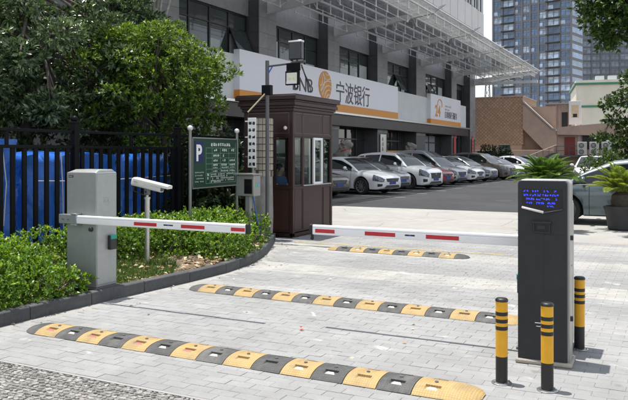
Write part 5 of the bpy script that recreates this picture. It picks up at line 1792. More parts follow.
def car_meshes(kind):
    if kind in CAR_CACHE: return CAR_CACHE[kind]
    sp = SPEC[kind]
    L_, W_, H_ = sp['L'], sp['W'] / 2, sp['H']
    wr_ = sp['r']
    axles = (sp['fo'], sp['fo'] + sp['wb'])
    wpts = [(0, W_ * .62), (.04, W_ * .74), (.12, W_ * .84), (.3, W_ * .925), (.7, W_ * .985), (1.2, W_), (L_ - 1.0, W_), (L_ - .5, W_ * .965), (L_ - .18, W_ * .90), (L_ - .05, W_ * .80), (L_, W_ * .70)]
    def hw(s): return smooth_curve(wpts, s, .02)
    def top(s): return smooth_curve(sp['top'], s, .04)
    def base(s): return float(np.interp(s, [0, .06, .25, L_ - .3, L_ - .05, L_], [.34, .24, .19, .20, .28, .40]))
    ra = wr_ + .055
    def bot(s):
        b = base(s)
        for a in axles:
            if abs(s - a) < ra: b = max(b, wr_ + math.sqrt(ra * ra - (s - a) ** 2))
        return b
    st = set(np.round(np.concatenate([np.linspace(0, .3, 9), np.linspace(.3, L_ - .3, 52), np.linspace(L_ - .3, L_, 8)]), 4))
    for a in axles:
        for i in range(15): st.add(round(a + ra * math.cos(math.pi * i / 14) * .9995, 4))
        st.add(round(a - ra - .004, 4)); st.add(round(a + ra + .004, 4))
    st = sorted(st)
    frac = [0, 0, .05, .20, .42, .60, .76, .90, .985, 1.0, 1.0]
    yf = [0, .84, .965, .992, 1.0, 1.0, .992, .972, .925, .60, 0]
    def section(s):
        w, t, b0, b = hw(s), top(s), base(s), bot(s)
        out = []
        for k_, (f, y) in enumerate(zip(frac, yf)):
            z = b0 + (t - b0) * f
            z = max(z, b + .003 * k_)
            if k_ == 9: z = t + .018
            if k_ == 10: z = t + .028
            # crease along the flank
            yy = y * w
            if k_ == 6: yy += .008
            out.append((yy, z))
        return out
    secs = [section(s) for s in st]
    nk = len(frac)
    def pt(i, k_, sg, off=0):
        y, z = secs[i][k_]
        return (L_ / 2 - st[i], sg * y, z)
    body = MB()
    for sg in (1, -1):
        body.add([pt(i, k_, sg) for i in range(len(st)) for k_ in range(nk)],
                 [(i * nk + k_, i * nk + k_ + 1, (i + 1) * nk + k_ + 1, (i + 1) * nk + k_) for i in range(len(st) - 1) for k_ in range(nk - 1)])
    for i in (0, len(st) - 1):
        ring = [pt(i, k_, 1) for k_ in range(nk)] + [pt(i, k_, -1) for k_ in range(nk - 2, 0, -1)]
        body.add(ring, [tuple(range(len(ring)))])
    R_ = {}
    def weld(mb, name, ang=40):
        me = mb.mesh(name)
        bm = bmesh.new(); bm.from_mesh(me)
        bmesh.ops.remove_doubles(bm, verts=bm.verts, dist=.0008)
        bmesh.ops.recalc_face_normals(bm, faces=bm.faces)
        bm.to_mesh(me); bm.free()
        me.shade_smooth(); me.set_sharp_from_angle(angle=R(ang))
        return me
    R_['body'] = weld(body, 'body', 38)
    # patches lying on the body skin
    def patch(s0, s1, k0, k1, sg, off):
        idx = [i for i, s in enumerate(st) if s0 - 1e-6 <= s <= s1 + 1e-6]
        mb = MB()
        rows = []
        for i in idx:
            w = hw(st[i])
            rows.append([(L_ / 2 - st[i] + off * .6 * (1 if st[i] < L_ / 2 else -1), sg * (secs[i][k_][0] + off), secs[i][k_][1] + off * .4) for k_ in range(k0, k1 + 1)])
        return mb.grid(rows)
    R_['hl'] = [weld(patch(.0, .40, 5, 8, sg, .006), 'headlight') for sg in (1, -1)]
    R_['tl'] = [weld(patch(L_ - .34, L_ - .02, 6, 8, sg, .004), 'tail_light') for sg in (1, -1)]
    R_['fog'] = [weld(patch(.02, .22, 3, 4, sg, .004), 'fog_lamp') for sg in (1, -1)]
    def seam(s):
        i = min(range(len(st)), key=lambda q: abs(st[q] - s))
        out = []
        for sg in (1, -1):
            mb = MB()
            rows = []
            for d in (-.006, .006):
                rows.append([(L_ / 2 - st[i] + d, sg * (secs[i][k_][0] + .0015), secs[i][k_][1]) for k_ in range(2, 9)])
            out.append(weld(mb.grid(rows), 'door_seam'))
        return out
    sdoor = sp['fo'] + ra + .12
    R_['seams'] = [m for s in (sdoor, sp['pil'][0], min(sp['pil'][1] - .02, axles[1] - ra + .10)) for m in seam(s)]
    # cabin
    c0, c1, c2, c3 = sp['c']
    zr_pts = [(c0, top(c0) - .012), (lerp(c0, c1, .5), lerp(top(c0), H_ - .05, .56)), (c1, H_ - .055), (lerp(c1, c2, .35), H_), (lerp(c1, c2, .7), H_ - .012), (c2, H_ - .075), (lerp(c2, c3, .5), lerp(H_ - .075, top(c3), .42)), (c3, top(c3) - .005)]
    def zr(s):
        return max(smooth_curve(zr_pts, min(max(s, c0), c3), .03), top(s) - .01)
    cs = sorted(set(np.round(list(np.linspace(c0, c1, 12)) + list(np.linspace(c1, c2, 16)) + list(np.linspace(c2, c3, 10)) + [p + d for p in sp['pil'] for d in (-.035, .035)] + [c0 + .30, c3 - .34], 4)))
    tf = [0, .05, .30, .60, .84, .95, 1.0]
    wroof = W_ * .66
    def csec(s):
        zb_, zt_ = top(s) - .02, zr(s)
        wb_ = hw(s) * .945
        out = []
        for t_ in tf:
            z = lerp(zb_, zt_, t_)
            y = wb_ - (wb_ - wroof) * max(0, (z - zb_)) / (H_ - zb_)
            y -= .02 * math.sin(math.pi * t_) * -1
            out.append((y, z))
        yl = out[-1][0]
        h = min(1, max(0, (zt_ - zb_) / .4))
        out[-1] = (yl - .02 * h, zt_)
        out += [(yl * .9, zt_ + .012 * h), (yl * .5, zt_ + .028 * h), (0, zt_ + .034 * h)]
        return out
    CS = [csec(s) for s in cs]
    nc = len(CS[0])
    shell, ws, rw = MB(), MB(), MB()
    sides = {}
    pb, pc = sp['pil']
    for sg in (1, -1):
        for i in range(len(cs) - 1):
            sm_ = (cs[i] + cs[i + 1]) / 2
            for k_ in range(nc - 1):
                q = [(L_ / 2 - cs[a], sg * CS[a][b][0], CS[a][b][1]) for a, b in ((i, k_), (i, k_ + 1), (i + 1, k_ + 1), (i + 1, k_))]
                tgt = shell
                if k_ >= 7 and c0 + .03 < sm_ < c1 - .01: tgt = ws
                elif k_ >= 7 and c2 + .04 < sm_ < c3 - .06: tgt = rw
                elif 1 <= k_ <= 3 and c0 + .30 < sm_ < c3 - .34 and abs(sm_ - pb) > .034 and abs(sm_ - pc) > .034:
                    key = (sg, 0 if sm_ < pb else (1 if sm_ < pc else 2))
                    tgt = sides.setdefault(key, MB())
                tgt.add(q, [(0, 1, 2, 3)])
    R_['shell'] = weld(shell, 'cabin', 45)
    R_['ws'] = weld(ws, 'windscreen', 60); R_['rw'] = weld(rw, 'rear_window', 60)
    R_['sides'] = [weld(m, 'side_window', 60) for m in sides.values()]
    R_['under'] = MB().box(-L_ / 2 + .25, L_ / 2 - .25, -W_ * .72, W_ * .72, .20, .62).mesh('underbody')
    # fittings
    zt0 = top(.05)
    R_['grille'] = MB().prism([(-W_ * .42, .50), (W_ * .42, .50), (W_ * .50, zt0 - .03), (-W_ * .50, zt0 - .03)], 'x', L_ / 2 - .05, L_ / 2 + .006).mesh('grille')
    R_['intake'] = MB().prism([(-W_ * .55, .27), (W_ * .55, .27), (W_ * .48, .37), (-W_ * .48, .37)], 'x', L_ / 2 - .05, L_ / 2 + .004).mesh('intake')
    R_['plate'] = MB().box(L_ / 2, L_ / 2 + .014, -.22, .22, .40, .53).mesh('number_plate')
    R_['rplate'] = MB().box(-L_ / 2 - .014, -L_ / 2, -.22, .22, .52, .65).mesh('number_plate')
    R_['emb'] = MB().box(L_ / 2, L_ / 2 + .012, -.05, .05, zt0 - .12, zt0 - .05).mesh('emblem')
    R_['bars'] = []
    for q in range(3):
        z = lerp(.52, zt0 - .05, (q + .5) / 3)
        R_['bars'].append(MB().box(L_ / 2 + .004, L_ / 2 + .012, -W_ * .44, W_ * .44, z, z + .015).mesh('grille_bar'))
    sm_ = c0 + .52
    R_['mir'] = []
    for sg in (1, -1):
        y = hw(sm_) * .96
        z = top(sm_) + .06
        mb = MB().sphere((L_ / 2 - sm_, sg * (y + .13), z + .03), (.06, .105, .07), 12, 8).tube([(L_ / 2 - sm_ - .0, sg * (y - .05), z - .05), (L_ / 2 - sm_, sg * (y + .08), z)], .025, 6)
        R_['mir'].append(weld(mb, 'mirror', 60))
    R_['hand'] = []
    for s in (pb - .25, pc - .10):
        for sg in (1, -1):
            y = hw(s) * .985
            R_['hand'].append(MB().box(L_ / 2 - s - .1, L_ / 2 - s + .1, sg * (y - .01), sg * (y + .025), top(s) - .16, top(s) - .125).mesh('door_handle'))
    # chrome strip under the windows
    R_['strip'] = []
    for sg in (1, -1):
        mb = MB()
        rows = [[(L_ / 2 - s, sg * (hw(s) * .955 + .004), top(s) - .03 + d) for d in (0, .016)] for s in np.linspace(c0 + .3, c3 - .3, 20)]
        R_['strip'].append(mb.grid(rows).mesh('belt_strip'))
    w = MB(); pr = [(wr_ * .66, -.09), (wr_ * .70, -.105), (wr_ * .90, -.105), (wr_ * .985, -.085), (wr_, -.05), (wr_, .05), (wr_ * .985, .085), (wr_ * .9, .105), (wr_ * .70, .105), (wr_ * .66, .09)]
    w.lathe(pr, 28, (0, 0, 0), 'y')
    R_['tyre'] = w.mesh('wheel', 50)
    rm = MB().lathe([(wr_ * .68, .10), (wr_ * .64, .085), (wr_ * .62, .03), (0, .03)], 28, (0, 0, 0), 'y').lathe([(wr_ * .68, -.10), (wr_ * .64, -.085), (wr_ * .62, -.03), (0, -.03)], 28, (0, 0, 0), 'y')
    R_['rimd'] = rm.mesh('rim_barrel', 40)
    sm2 = MB()
    for sg in (1, -1):
        for q in range(10):
            a = 2 * math.pi * q / 10
            ca, sa = math.cos(a), math.sin(a)
            def P3(r_, t_, y): return (r_ * ca - t_ * sa, y, r_ * sa + t_ * ca)
            sm2.add([P3(.03, -.022, sg * .075), P3(.03, .022, sg * .075), P3(wr_ * .66, .017, sg * .095), P3(wr_ * .66, -.017, sg * .095), P3(.03, -.022, sg * .04), P3(.03, .022, sg * .04), P3(wr_ * .66, .017, sg * .06), P3(wr_ * .66, -.017, sg * .06)],
                    [(0, 1, 2, 3), (4, 5, 6, 7), (0, 4, 5, 1), (1, 5, 6, 2), (2, 6, 7, 3), (3, 7, 4, 0)])
        sm2.lathe([(0, sg * .085), (.055, sg * .085), (.06, sg * .05)], 14, (0, 0, 0), 'y')
        sm2.lathe([(wr_ * .64, sg * .097), (wr_ * .69, sg * .104), (wr_ * .69, sg * .09)], 28, (0, 0, 0), 'y')
    R_['spk'] = sm2.mesh('rim', 40)
    R_['axles'] = axles
    CAR_CACHE[kind] = R_
    return R_


def mobj(name, me, m, parent):
    if me.materials and me.materials[0] != m:
        me = me.copy(); me.materials.clear()
    if not me.materials: me.materials.append(m)
    o = bpy.data.objects.new(name, me)
    return link(o, parent)


def car(label, kind, paintm, x, y, heading, group=None, rim=None, tint=None, cat='car', strip=True, light_grille=False):
    """x, y: middle of the nose on the ground; heading: direction of travel in degrees"""
    R_ = car_meshes(kind); sp = SPEC[kind]
    h = R(heading)
    t = thing('parked_car', label, cat, (x - math.cos(h) * sp['L'] / 2, y - math.sin(h) * sp['L'] / 2, 0), h, group)
    gl = tint or M_cglassd
    b = mobj('body', R_['body'], paintm, t)
    mobj('underbody', R_['under'], M_under, t)
    c = mobj('cabin', R_['shell'], paintm, t)
    mobj('windscreen', R_['ws'], gl, t); mobj('rear_window', R_['rw'], gl, t)
    for m_ in R_['sides']: mobj('side_window', m_, gl, t)
    for m_ in R_['hl']: mobj('headlight', m_, M_head, t)
    for m_ in R_['tl']: mobj('tail_light', m_, M_tail, t)
    for m_ in R_['fog']: mobj('fog_lamp', m_, M_dark, b)
    for m_ in R_['seams']: mobj('door_seam', m_, M_seam, b)
    g_ = mobj('grille', R_['grille'], M_dark, t)
    for m_ in R_['bars']: mobj('grille_bar', m_, M_chrome if light_grille else M_galv, g_)
    mobj('emblem', R_['emb'], M_chrome, g_)
    mobj('intake', R_['intake'], M_dark, t)
    mobj('number_plate', R_['plate'], M_plateb, t); mobj('number_plate', R_['rplate'], M_plateb, t)
    for m_ in R_['mir']: mobj('mirror', m_, paintm, t)
    for m_ in R_['hand']: mobj('door_handle', m_, M_chrome if strip else paintm, b)
    if strip:
        for m_ in R_['strip']: mobj('belt_strip', m_, M_chrome, b)
    W_ = sp['W'] / 2 - .115
    for a in R_['axles']:
        for sg in (1, -1):
            w = mobj('wheel', R_['tyre'], M_tyre, t)
            w.location = (sp['L'] / 2 - a, sg * W_, sp['r'])
            w.rotation_euler = (0, rng.uniform(0, 6), 0)
            mobj('rim', R_['spk'], rim or M_rim, w); mobj('rim_barrel', R_['rimd'], M_rimd, w)
    return t


G_ = 'cars parked along the bank'
PARK = [
    ('bronze sedan half hidden behind the guard booth, first of the parked row', 'sedan', PB_, -10.95, 23.6, -24),
    ('white sedan with dark grille just right of the booth, in front of the stone lion', 'sedan', PW_, -10.0, 26.5, -24),
    ('silver sedan squeezed between the white sedan and the white crossover', 'sedan', PS_, -10.4, 28.9, -24),
    ('white crossover with dark wheels, beside the red car', 'suv', PW_, -9.65, 31.1, -24),
    ('red car between the white crossover and the silver people carrier', 'sedan', PR_, -9.85, 33.7, -24),
    ('silver people carrier with long windscreen beside the red car', 'mpv', PS_, -9.85, 36.3, -24),
    ('white sedan next to the silver people carrier, its nose showing', 'sedan', PW_, -9.55, 38.9, -24),
    ('pale silver sedan between a white sedan and the bronze off-roader', 'sedan', PS_, -9.4, 41.5, -24),
    ('bronze off-roader near the far end of the parked row', 'suv', PB_, -8.9, 44.2, -24),
    ('white hatchback between bronze off-roader and the last white sedan', 'hatch', PW_, -8.9, 47.0, -24),
    ('last white sedan of the parked row, nearest the potted cycad', 'sedan', PW_, -7.7, 49.4, -24),
]
for i, (lab, kd, pm_, x, y, hd_) in enumerate(PARK):
    car(lab, kd, pm_, x, y, hd_ + 13 + rng.uniform(-2, 2), G_, rim=M_rimd if kd == 'suv' else None, light_grille=i in (1, 2, 7))
car('dark car far behind the row, in front of the tiled building', 'sedan', PD_, -8.3, 57.5, -20)
car('white car facing the camera in front of the air conditioners', 'hatch', PW_, -3.85, 38.6, -86)
car('grey blue hatchback seen from its side behind the pay kiosk', 'hatch', PG_, -3.12, 17.85, 180 + 1.5, rim=M_rimd)

# ------------------------------------------------------------------ low buildings closing the lot
def tile_wall_mat():
    m, nt, b = node_mat('brown_scale_tiles')
    N, L = nt.nodes.new, nt.links.new
    tc = N('ShaderNodeTexCoord')
    mp = N('ShaderNodeMapping'); mp.inputs['Rotation'].default_value = (0, R(45), 0)
    L(tc.outputs['Object'], mp.inputs[0])
    sx = N('ShaderNodeSeparateXYZ'); L(mp.outputs[0], sx.inputs[0])
    cb = N('ShaderNodeCombineXYZ'); L(sx.outputs['X'], cb.inputs[0]); L(sx.outputs['Z'], cb.inputs[1])
    br = N('ShaderNodeTexBrick')
    br.offset = 0
    br.inputs['Scale'].default_value = 1.0
    br.inputs['Brick Width'].default_value = .25; br.inputs['Row Height'].default_value = .25
    br.inputs['Mortar Size'].default_value = .022; br.inputs['Mortar Smooth'].default_value = .3
    br.inputs['Color1'].default_value = (.54, .35, .23, 1); br.inputs['Color2'].default_value = (.44, .275, .175, 1)
    br.inputs['Mortar'].default_value = (.29, .185, .12, 1)
    L(cb.outputs[0], br.inputs['Vector']); L(br.outputs['Color'], b.inputs['Base Color'])
    b.inputs['Roughness'].default_value = .7
    bp = N('ShaderNodeBump'); bp.inputs['Strength'].default_value = .8; bp.inputs['Distance'].default_value = .05; bp.invert = True
    L(br.outputs['Fac'], bp.inputs['Height']); L(bp.outputs[0], b.inputs['Normal'])
    return m


M_scale = tile_wall_mat()
M_pink = mat('pinkish_render', (.50, .36, .28), .85, var=.12, scale=.8, dirt=.25, dscale=.6)
M_coping = mat('pale_coping', (.45, .40, .36), .7)
M_rail = mat('stair_steel', (.10, .10, .105), .6, .2)
tb = thing('tiled_building', 'low brown scale-tiled building with a slanted stair parapet beyond the parked row', 'building', (0, 75, 0))
MB().box(-23, -14.05, 0, 8, 2.6, 7.5).build('tiled_wall', M_scale, tb)
MB().box(-23, -14.0, -.06, 8, 7.5, 7.62).build('coping', M_pink, tb)
MB().box(-23, -14.2, .15, 8, 0, 2.6).build('base_wall', M_pink, tb)
MB().box(-19.5, -11, -.5, .12, 0, 2.0).build('low_wall', M_pink, tb, bevel=.02)
MB().prism([(-14.04, 6.9), (-11.2, 4.1), (-10.7, 3.95), (-10.7, 1.4), (-11.2, 1.2), (-14.04, 4.2)], 'y', -.1, .4).build('stair_parapet', M_pink, tb)
MB().prism([(-14.04, 6.92), (-11.15, 4.12), (-10.6, 4.0), (-10.6, 4.12), (-11.1, 4.26), (-14.04, 7.12)], 'y', -.2, .45).build('parapet_coping', M_coping, tb)
MB().box(-14.05, -11.0, 1.2, 1.4, 0, 6.5).build('recess_wall', M_pink, tb)
for (x0, x1, z0_, z1_) in ((-18.6, -17.4, .8, 1.9), (-16.4, -15.2, 2.0, 2.6)):
    MB().box(x0, x1, -.65, -.5, z0_, z1_).build('wall_box', M_rail, tb, bevel=.03)
# annex with the door, air conditioners and roof hut
ax_ = thing('annex', 'flat roofed annex with red door and dark opening, behind the white car', 'building', (0, 75, 0))
MB().box(-10.65, -4.6, .4, 7, 0, 4.0).build('wall', M_pink, ax_)
MB().prism([(-10.65, 3.55), (-4.5, 3.35), (-4.5, 4.5), (-6.2, 4.62), (-10.65, 4.28)], 'y', -.25, .38).build('fascia', M_pink, ax_)
MB().box(-10.0, -9.0, .32, .40, 1.5, 3.3).build('red_door', mat('red_door', (.24, .045, .04), .6), ax_)
MB().box(-8.75, -8.45, .30, .40, 1.5, 3.5).build('pale_post', M_coping, ax_)
op = MB().box(-8.3, -5.0, .30, .398, 2.1, 3.45).build('dark_opening', M_dark, ax_)
for x in (-7.5, -6.6, -5.8): MB().box(x, x + .07, .26, .30, 2.1, 3.45).build('opening_bar', M_rail, op)
MB().box(-10.6, -5.0, -1.3, .38, 1.30, 1.45).build('landing', M_rail, ax_)
for x in (-10.6, -9.4, -8.2, -7.0, -5.8): 
    MB().box(x, x + .06, -1.3, -1.24, 0, 2.4 if x < -8 else 1.3).build('landing_post', M_rail, ax_)
for z in (1.9, 2.35): MB().box(-10.6, -8.1, -1.29, -1.25, z, z + .05).build('handrail', M_rail, ax_)
st = thing('outside_stair', 'dark steel stair with sloping handrails climbing to the red door', 'stair', (0, 73.9, 0))
for sg in (0, 1.0):
    MB().prism([(-14.3, 0), (-13.9, 0), (-10.6, 1.45), (-10.6, 1.7), (-11, 1.7)], 'y', sg, sg + .06).build('stringer', M_rail, st)
    MB().tube([(-14.3, sg, 1.0), (-10.6, sg, 2.5)], .04, 6).build('handrail', M_coping, st)
    for k_ in range(7):
        x = -14.2 + k_ * .58
        MB().tube([(x, sg, max(.05, (x + 14.3) * .4)), (x, sg, 1.0 + (x + 14.3) * .405)], .022, 5).build('baluster', M_rail, st)
for k_ in range(8):
    MB().box(-14.1 + k_ * .45, -13.75 + k_ * .45, .06, 1.0, .1 + k_ * .18, .15 + k_ * .18).build('tread', M_rail, st)
hut = thing('roof_hut', 'pale corrugated hut with a dark doorway on the annex roof', 'hut', (0, 77, 0))
M_corr = mat('pinkish_sheet', (.40, .31, .26), .7, var=.15, scale=2)
MB().box(-12.1, -9.55, 0, 3, 4.3, 6.75).build('wall', M_corr, hut)
for k_ in range(8): MB().box(-12.05 + k_ * .3, -11.97 + k_ * .3, -.05, 0, 4.3, 6.75).build('rib', M_corr, hut)
MB().box(-12.2, -9.5, -.2, 3.1, 6.75, 6.85).build('roof', M_coping, hut)
MB().box(-10.5, -9.9, -.06, -.01, 4.3, 5.9).build('doorway', M_dark, hut)
ps_ = thing('poster_board', 'white poster with a small yellow and black picture beside the roof hut', 'poster', (0, 76.6, 0))
MB().box(-9.75, -8.55, 0, .12, 4.6, 7.0).build('panel', M_white, ps_, bevel=.01)
MB().box(-9.5, -8.8, -.01, 0, 5.3, 6.6).build('picture', mat('poster_cream', (.66, .55, .36), .6), ps_)
MB().box(-9.35, -8.95, -.02, -.01, 5.35, 5.7).build('dark_shape', M_dark, ps_)
for x in (-9.7, -8.65): MB().box(x, x + .06, .13, .2, 4.0, 6.9).build('support', M_rail, ps_)
# air conditioners
M_ac = mat('ac_casing', (.60, .58, .53), .5, var=.06, dirt=.2, dscale=3)
def ac_unit(x, label):
    t = thing('air_conditioner', label, 'air conditioner', (x, 73.6, 1.45), 0, 'air conditioner units on the annex landing')
    MB().box(-.42, .42, 0, .35, .05, 1.32).build('casing', M_ac, t, bevel=.02)
    for z in (.36, .98):
        f_ = MB().lathe([(.27, -.012), (.27, 0)], 24, (-.06, 0, z), 'y').lathe([(0, -.006), (.25, -.006)], 24, (-.06, 0, z), 'y').build('fan', M_dark, t)
        for r_ in (.10, .18, .25):
            MB().lathe([(r_, -.02), (r_ + .015, -.02), (r_ + .015, -.01), (r_, -.01)], 24, (-.06, 0, z), 'y').build('guard_ring', M_ac, f_)
        for q in range(4):
            a = q * math.pi / 4
            MB().tube([(-.06 + .26 * math.cos(a), -.02, z + .26 * math.sin(a)), (-.06 - .26 * math.cos(a), -.02, z - .26 * math.sin(a))], .01, 5).build('guard_spoke', M_ac, f_)
    for x0 in (-.35, .25): MB().box(x0, x0 + .1, 0, .34, 0, .05).build('foot', M_dark, t)
ac_unit(-8.15, 'left of the three pale twin-fan air conditioners, next to the stair')
ac_unit(-7.05, 'middle one of three pale twin-fan air conditioners on the annex')
ac_unit(-5.95, 'right of the three pale twin-fan air conditioners, beside the thin tree')

# ------------------------------------------------------------------ white building with green trim
M_cream2 = mat('cream_render', (.66, .62, .51), .8, var=.08, scale=.4, dirt=.15, dscale=.3)
M_trim = mat('green_trim', (.06, .20, .13), .6)
wb = thing('cream_building', 'cream office block with green roof trim behind the roof hut', 'building', (-13.4, 113.5, 0), R(10))
MB().box(0, 24, 0, 16, 0, 12.0).build('wall', M_cream2, wb)
MB().box(-.25, 24.2, -.25, 16, 12.0, 12.3).build('cornice', M_trim, wb)
MB().box(-.05, 24, -.05, 16, 12.3, 12.7).build('parapet', M_cream2, wb)
MB().box(0, 24, -.12, 0, 8.6, 8.9).build('band', M_trim, wb)
for fl_ in range(3):
    for k_ in range(8):
        x, z = 4.2 + k_ * 2.6, 1.6 + fl_ * 3.6
        w = MB().box(x, x + 1.4, -.04, .02, z, z + 1.7).build('window', M_wglass, wb)
        MB().box(x - .08, x + 1.48, -.14, -.02, z - .12, z).build('sill', M_cream2, w)
for k_ in range(3): MB().box(3 + k_ * 1.8, 4.2 + k_ * 1.8, 3, 4.2, 12.7, 13.6).build('roof_tank', M_steel, wb)

# ------------------------------------------------------------------ tall towers
M_tw = mat('tower_cladding', (.155, .152, .16), .6, var=.1, scale=.15)
M_tw2 = mat('tower_slab', (.20, .20, .215), .6, var=.06, scale=.15)
M_twg = mat('tower_glass', (.11, .19, .32), .10, var=.6, scale=.22, spec=.6, rnd=.35)
M_twp = mat('pale_tower_glass', (.42, .52, .64), .12, var=.5, scale=.6, rnd=.3)
M_tb = mat('rear_tower_cladding', (.12, .125, .135), .6, var=.1, scale=.15)
M_tbg = mat('rear_tower_glass', (.18, .22, .27), .15, var=.3, scale=.3, rnd=.35)


def tower(name, label, loc, rz, W_, D_, floors, fh, cols, clad, glass, pale, bays):
    t = thing(name, label, 'tower', loc, rz)
    H_ = floors * fh + 4
    MB().box(.3, W_ - .3, .5, D_, 0, H_).build('core', clad, t)
    # vertical piers
    edges = np.cumsum([0] + cols); edges = edges / edges[-1] * W_
    for k_, e in enumerate(edges):
        MB().box(e - .32, e + .32, -.2, .5, 0, H_).build('pier', clad, t)
    gm = {}
    for f_ in range(floors):
        z = 3 + f_ * fh
        MB().box(.46, W_ - .46, .02, .48, z - .4, z + .4).build('spandrel', clad, t)
    for k_ in range(len(cols)):
        x0, x1 = edges[k_] + .32, edges[k_ + 1] - .32
        pm_ = MB().box(0, x1 - x0, .25, .3, .4, fh - .4)
        mes = []
        for gm_ in (glass, pale):
            me = pm_.mesh('window'); me.materials.append(gm_); mes.append(me)
        half = MB().box(.0, (x1 - x0) * .48, .24, .25, .4, fh * .6).mesh('pale_half'); half.materials.append(pale)  # pale half pane laid over some of the windows
        mu = MB().box((x1 - x0) * .5 - .06, (x1 - x0) * .5 + .06, .15, .26, .55, fh - .55).box(0, x1 - x0, .15, .26, fh * .62, fh * .62 + .08)
        mm = mu.mesh('mullion'); mm.materials.append(clad)
        for f_ in range(floors):
            z = 3 + f_ * fh
            if z < 8: continue
            o = bpy.data.objects.new('window', mes[1 if rng.random() < (.55 if k_ in bays else .22) else 0]); link(o, t); o.location = (x0, 0, z)
            if rng.random() < .4: link(bpy.data.objects.new('pale_half', half), o)
            q = bpy.data.objects.new('mullion', mm); link(q, o)
            if k_ in bays:
                MB().box(x0 - .6, x1 + .6, -1.1, -.2, z - .12, z + .12).build('balcony_slab', M_dark, t)
    # flank seen at a slant
    for f_ in range(floors):
        z = 3 + f_ * fh
        if z < 8: continue
        MB().box(W_ - .3, W_ - .2, 1.5, D_ - 1, z + .5, z + fh - .6).build('flank_window', glass, t)
    MB().box(-.4, W_ + .4, -.4, D_, H_, H_ + 1).build('parapet', clad, t)
    return t


def at_d(px, d):
    u = (px - 314) / 710
    return ((-.454 + .891 * u) * d, (.891 + .454 * u) * d)
p0 = at_d(493, 286); p1 = at_d(571, 266)
ang = math.atan2(p1[1] - p0[1], p1[0] - p0[0])
tower('apartment_tower', 'tall grey brown tower with blue glass bays rising behind the tiled building', (p0[0], p0[1], 0), ang, math.dist(p0, p1), 14, 20, 3.15,
      [1.2, 1.5, 1, 1, 1, 1, 1.5, 1.3], M_tw, M_twg, M_twp, (1, 6))
p0 = at_d(573, 330); p1 = at_d(668, 322)
ang = math.atan2(p1[1] - p0[1], p1[0] - p0[0])
tower('apartment_tower', 'darker hazy tower standing behind, right of the blue glass tower', (p0[0], p0[1], 0), ang, math.dist(p0, p1), 14, 22, 3.2,
      [1, 1, 1, 1, 1, 1, 1, 1, 1, 1], M_tb, M_tbg, M_tbg, ())
# lattice mast between the bank and the tower
lmst = thing('lattice_mast', 'thin lattice mast seen in the gap beside the bank building', 'mast', (*at_d(487.5, 150), 0))
M_lat = mat('mast_steel', (.16, .16, .17), .6, .3)
for sx in (-1, 1):
    for sy in (-1, 1):
        MB().tube([(sx * .9, sy * .9, 0), (sx * .35, sy * .35, 17)], .09, 5).build('leg', M_lat, lmst)
for k_ in range(10):
    z = k_ * 1.7; w0, w1 = lerp(.9, .35, z / 17), lerp(.9, .35, (z + 1.7) / 17)
    MB().tube([(-w0, -w0, z), (w1, -w1, z + 1.7)], .05, 4).build('brace', M_lat, lmst)
    MB().tube([(w0, -w0, z), (-w1, -w1, z + 1.7)], .05, 4).build('brace', M_lat, lmst)

# ------------------------------------------------------------------ potted cycads
M_pot = mat('dark_pot', (.03, .03, .032), .6, var=.25, bump=.4, bscale=20)
M_cytrunk = mat('cycad_trunk', (.06, .05, .04), .95, var=.4, scale=20, bump=1, bscale=40)


def cycad(label, x, y, lf, n, ln, trunk_h, seed, group):
    g_ = random.Random(seed)
    t = thing('potted_cycad', label, 'potted plant', (x, y, 0), 0, group)
    MB().lathe([(0, .0), (.24, .0), (.27, .03), (.33, .40), (.36, .46), (.36, .50), (.31, .50), (.30, .44), (0, .44)], 24).build('pot', M_pot, t, smooth=35)
    MB().lathe([(0, .44), (.19, .44), (.21, .6), (.19, .44 + trunk_h), (.1, .50 + trunk_h), (0, .52 + trunk_h)], 14).build('trunk', M_cytrunk, t, smooth=40)
    zc = .48 + trunk_h
    for i in range(n):
        a = i * 2.39996 + g_.uniform(-.2, .2)
        el = R(lerp(84, 18, (i / n) ** .9))
        l_ = ln * g_.uniform(.8, 1.1)
        pts = []
        for k_ in range(12):
            s_ = k_ / 11
            e_ = el - s_ * s_ * R(50)
            if k_ == 0: p = Vector((.05 * math.cos(a), .05 * math.sin(a), zc))
            else: p = pts[-1] + Vector((math.cos(a) * math.cos(e_), math.sin(a) * math.cos(e_), math.sin(e_))) * (l_ / 11)
            pts.append(p)
        fr_ = MB().tube(pts, [.009] * 8 + [.006] * 4, 5).build('frond', lf, t, smooth=60)
        P, D, N_, Ls = [], [], [], []
        m_ = 52
        for k_ in range(m_):
            s_ = .08 + .92 * k_ / m_
            q = s_ * 11; i0 = min(10, int(q)); p = pts[i0].lerp(pts[i0 + 1], q - i0)
            tg = (pts[i0 + 1] - pts[i0]).normalized()
            sd = tg.cross(Vector((0, 0, 1))).normalized(); up = sd.cross(tg)
            for sg in (-1, 1):
                P.append(p); D.append(sd * sg * .85 + tg * .55 + up * .25); N_.append(up)
                Ls.append(.17 * math.sin(math.pi * (.12 + .83 * s_)) + .02)
        V_ = leaf_arrays(np.array(P), np.array(D), np.array(N_), np.array(Ls), np.full(len(P), .012))
        leaves_obj('leaflets', V_, lf, fr_)['kind'] = 'stuff'
    return t


cycad('potted green cycad standing right behind the pay kiosk', -2.42, 15.4, LF_cycad, 44, .72, .50, 4, 'potted cycads')
cycad('potted cycad with yellow-green fronds at the right edge, beside the hatchback', -1.02, 16.3, LF_cycad2, 30, .72, .30, 9, 'potted cycads')

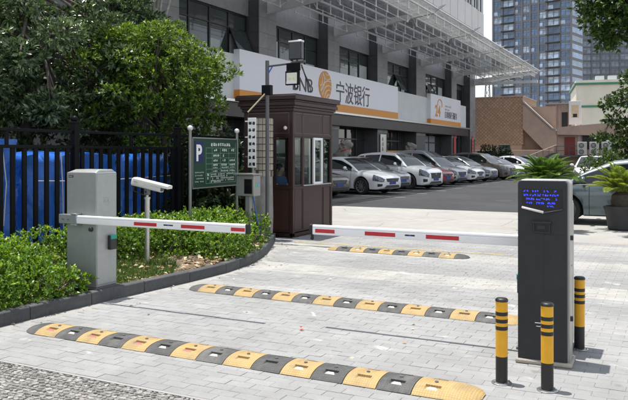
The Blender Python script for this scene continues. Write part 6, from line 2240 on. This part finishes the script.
# ------------------------------------------------------------------ trees on the right and far shrubs
bl = [(-.1, -.1, 5.0, .55, .55, .45), (.4, .2, 5.1, .6, .6, .5), (-.45, -.2, 4.62, .38, .38, .32), (-.35, -.1, 4.25, .24, .24, .22), (-.15, -.25, 4.35, .3, .3, .26), (.35, 0, 4.55, .4, .4, .32), (.2, .2, 5.7, .7, .7, .5), (-.4, 0, 5.45, .45, .45, .35), (.9, .4, 5.3, .6, .6, .5), (1.3, .8, 5.6, .6, .6, .5), (.85, .2, 4.7, .4, .4, .35), (-.62, -.25, 5.0, .3, .3, .28)]
bl = [(b[0] - .08, b[1], b[2] - .36, *b[3:]) for b in bl]
tree('overhanging_tree', 'dense green branch hanging into the top right corner', (-.8, 15.3, 0), [(2.6, 1.6, 0), (2.5, 1.5, 2), (1.9, 1.2, 3.9), (.8, .5, 4.9), (.1, .1, 5.2)], .16, bl, LF_right, 150, 6, .085, .42, inner=.3)
bl = [(-.3, 0, 2.0, .45, .45, .3), (.1, .1, 2.5, .5, .5, .35), (-.55, .1, 2.7, .3, .3, .25), (.3, 0, 3.1, .5, .5, .4), (-.2, 0, 3.4, .4, .4, .3), (.2, .2, 1.6, .5, .5, .3), (.5, 0, 3.9, .5, .5, .4), (-.95, .1, 2.15, .25, .25, .12), (-.75, .1, 3.2, .25, .25, .2), (.0, .1, 4.0, .35, .35, .3)]
tree('thin_tree', 'thin open tree with scattered leaves at the right edge', (-1.2, 24.5, 0), [(0, 0, 0), (.03, 0, 1.2), (-.05, 0, 2.4), (.1, 0, 3.6)], .06, bl, LF_right, 75, 6, .10, .5, inner=.2)
tree('round_shrub', 'bright green clipped shrub at the right edge, behind the hatchback roof', (-2.5, 33.0, 0), [(0, 0, 0), (0, 0, .5), (0, 0, 1)], .05,
     crown_blobs((0, 0, 1.0), (1.3, .9, .75), 10, .5, 70), LF_right, 60, 6, .10, .45, cat='shrub')
tree('round_shrub', 'dark green shrub between the last parked cars and the tiled building', (-13.2, 60, 0), [(0, 0, 0), (0, 0, .5), (0, 0, 1)], .06,
     crown_blobs((0, 0, 1.2), (1.5, 1.1, 1.0), 10, .55, 71), LF_shrub, 40, 6, .16, .45, cat='shrub')
tree('street_tree', 'green tree behind the clipped shrub at the right edge', (-1.0, 44, 0), [(0, 0, 0), (0, 0, 1.5), (.1, 0, 3)], .1,
     crown_blobs((0, 0, 3.2), (1.5, 1.5, 1.6), 12, .6, 75), LF_shrub, 30, 6, .16, .45)
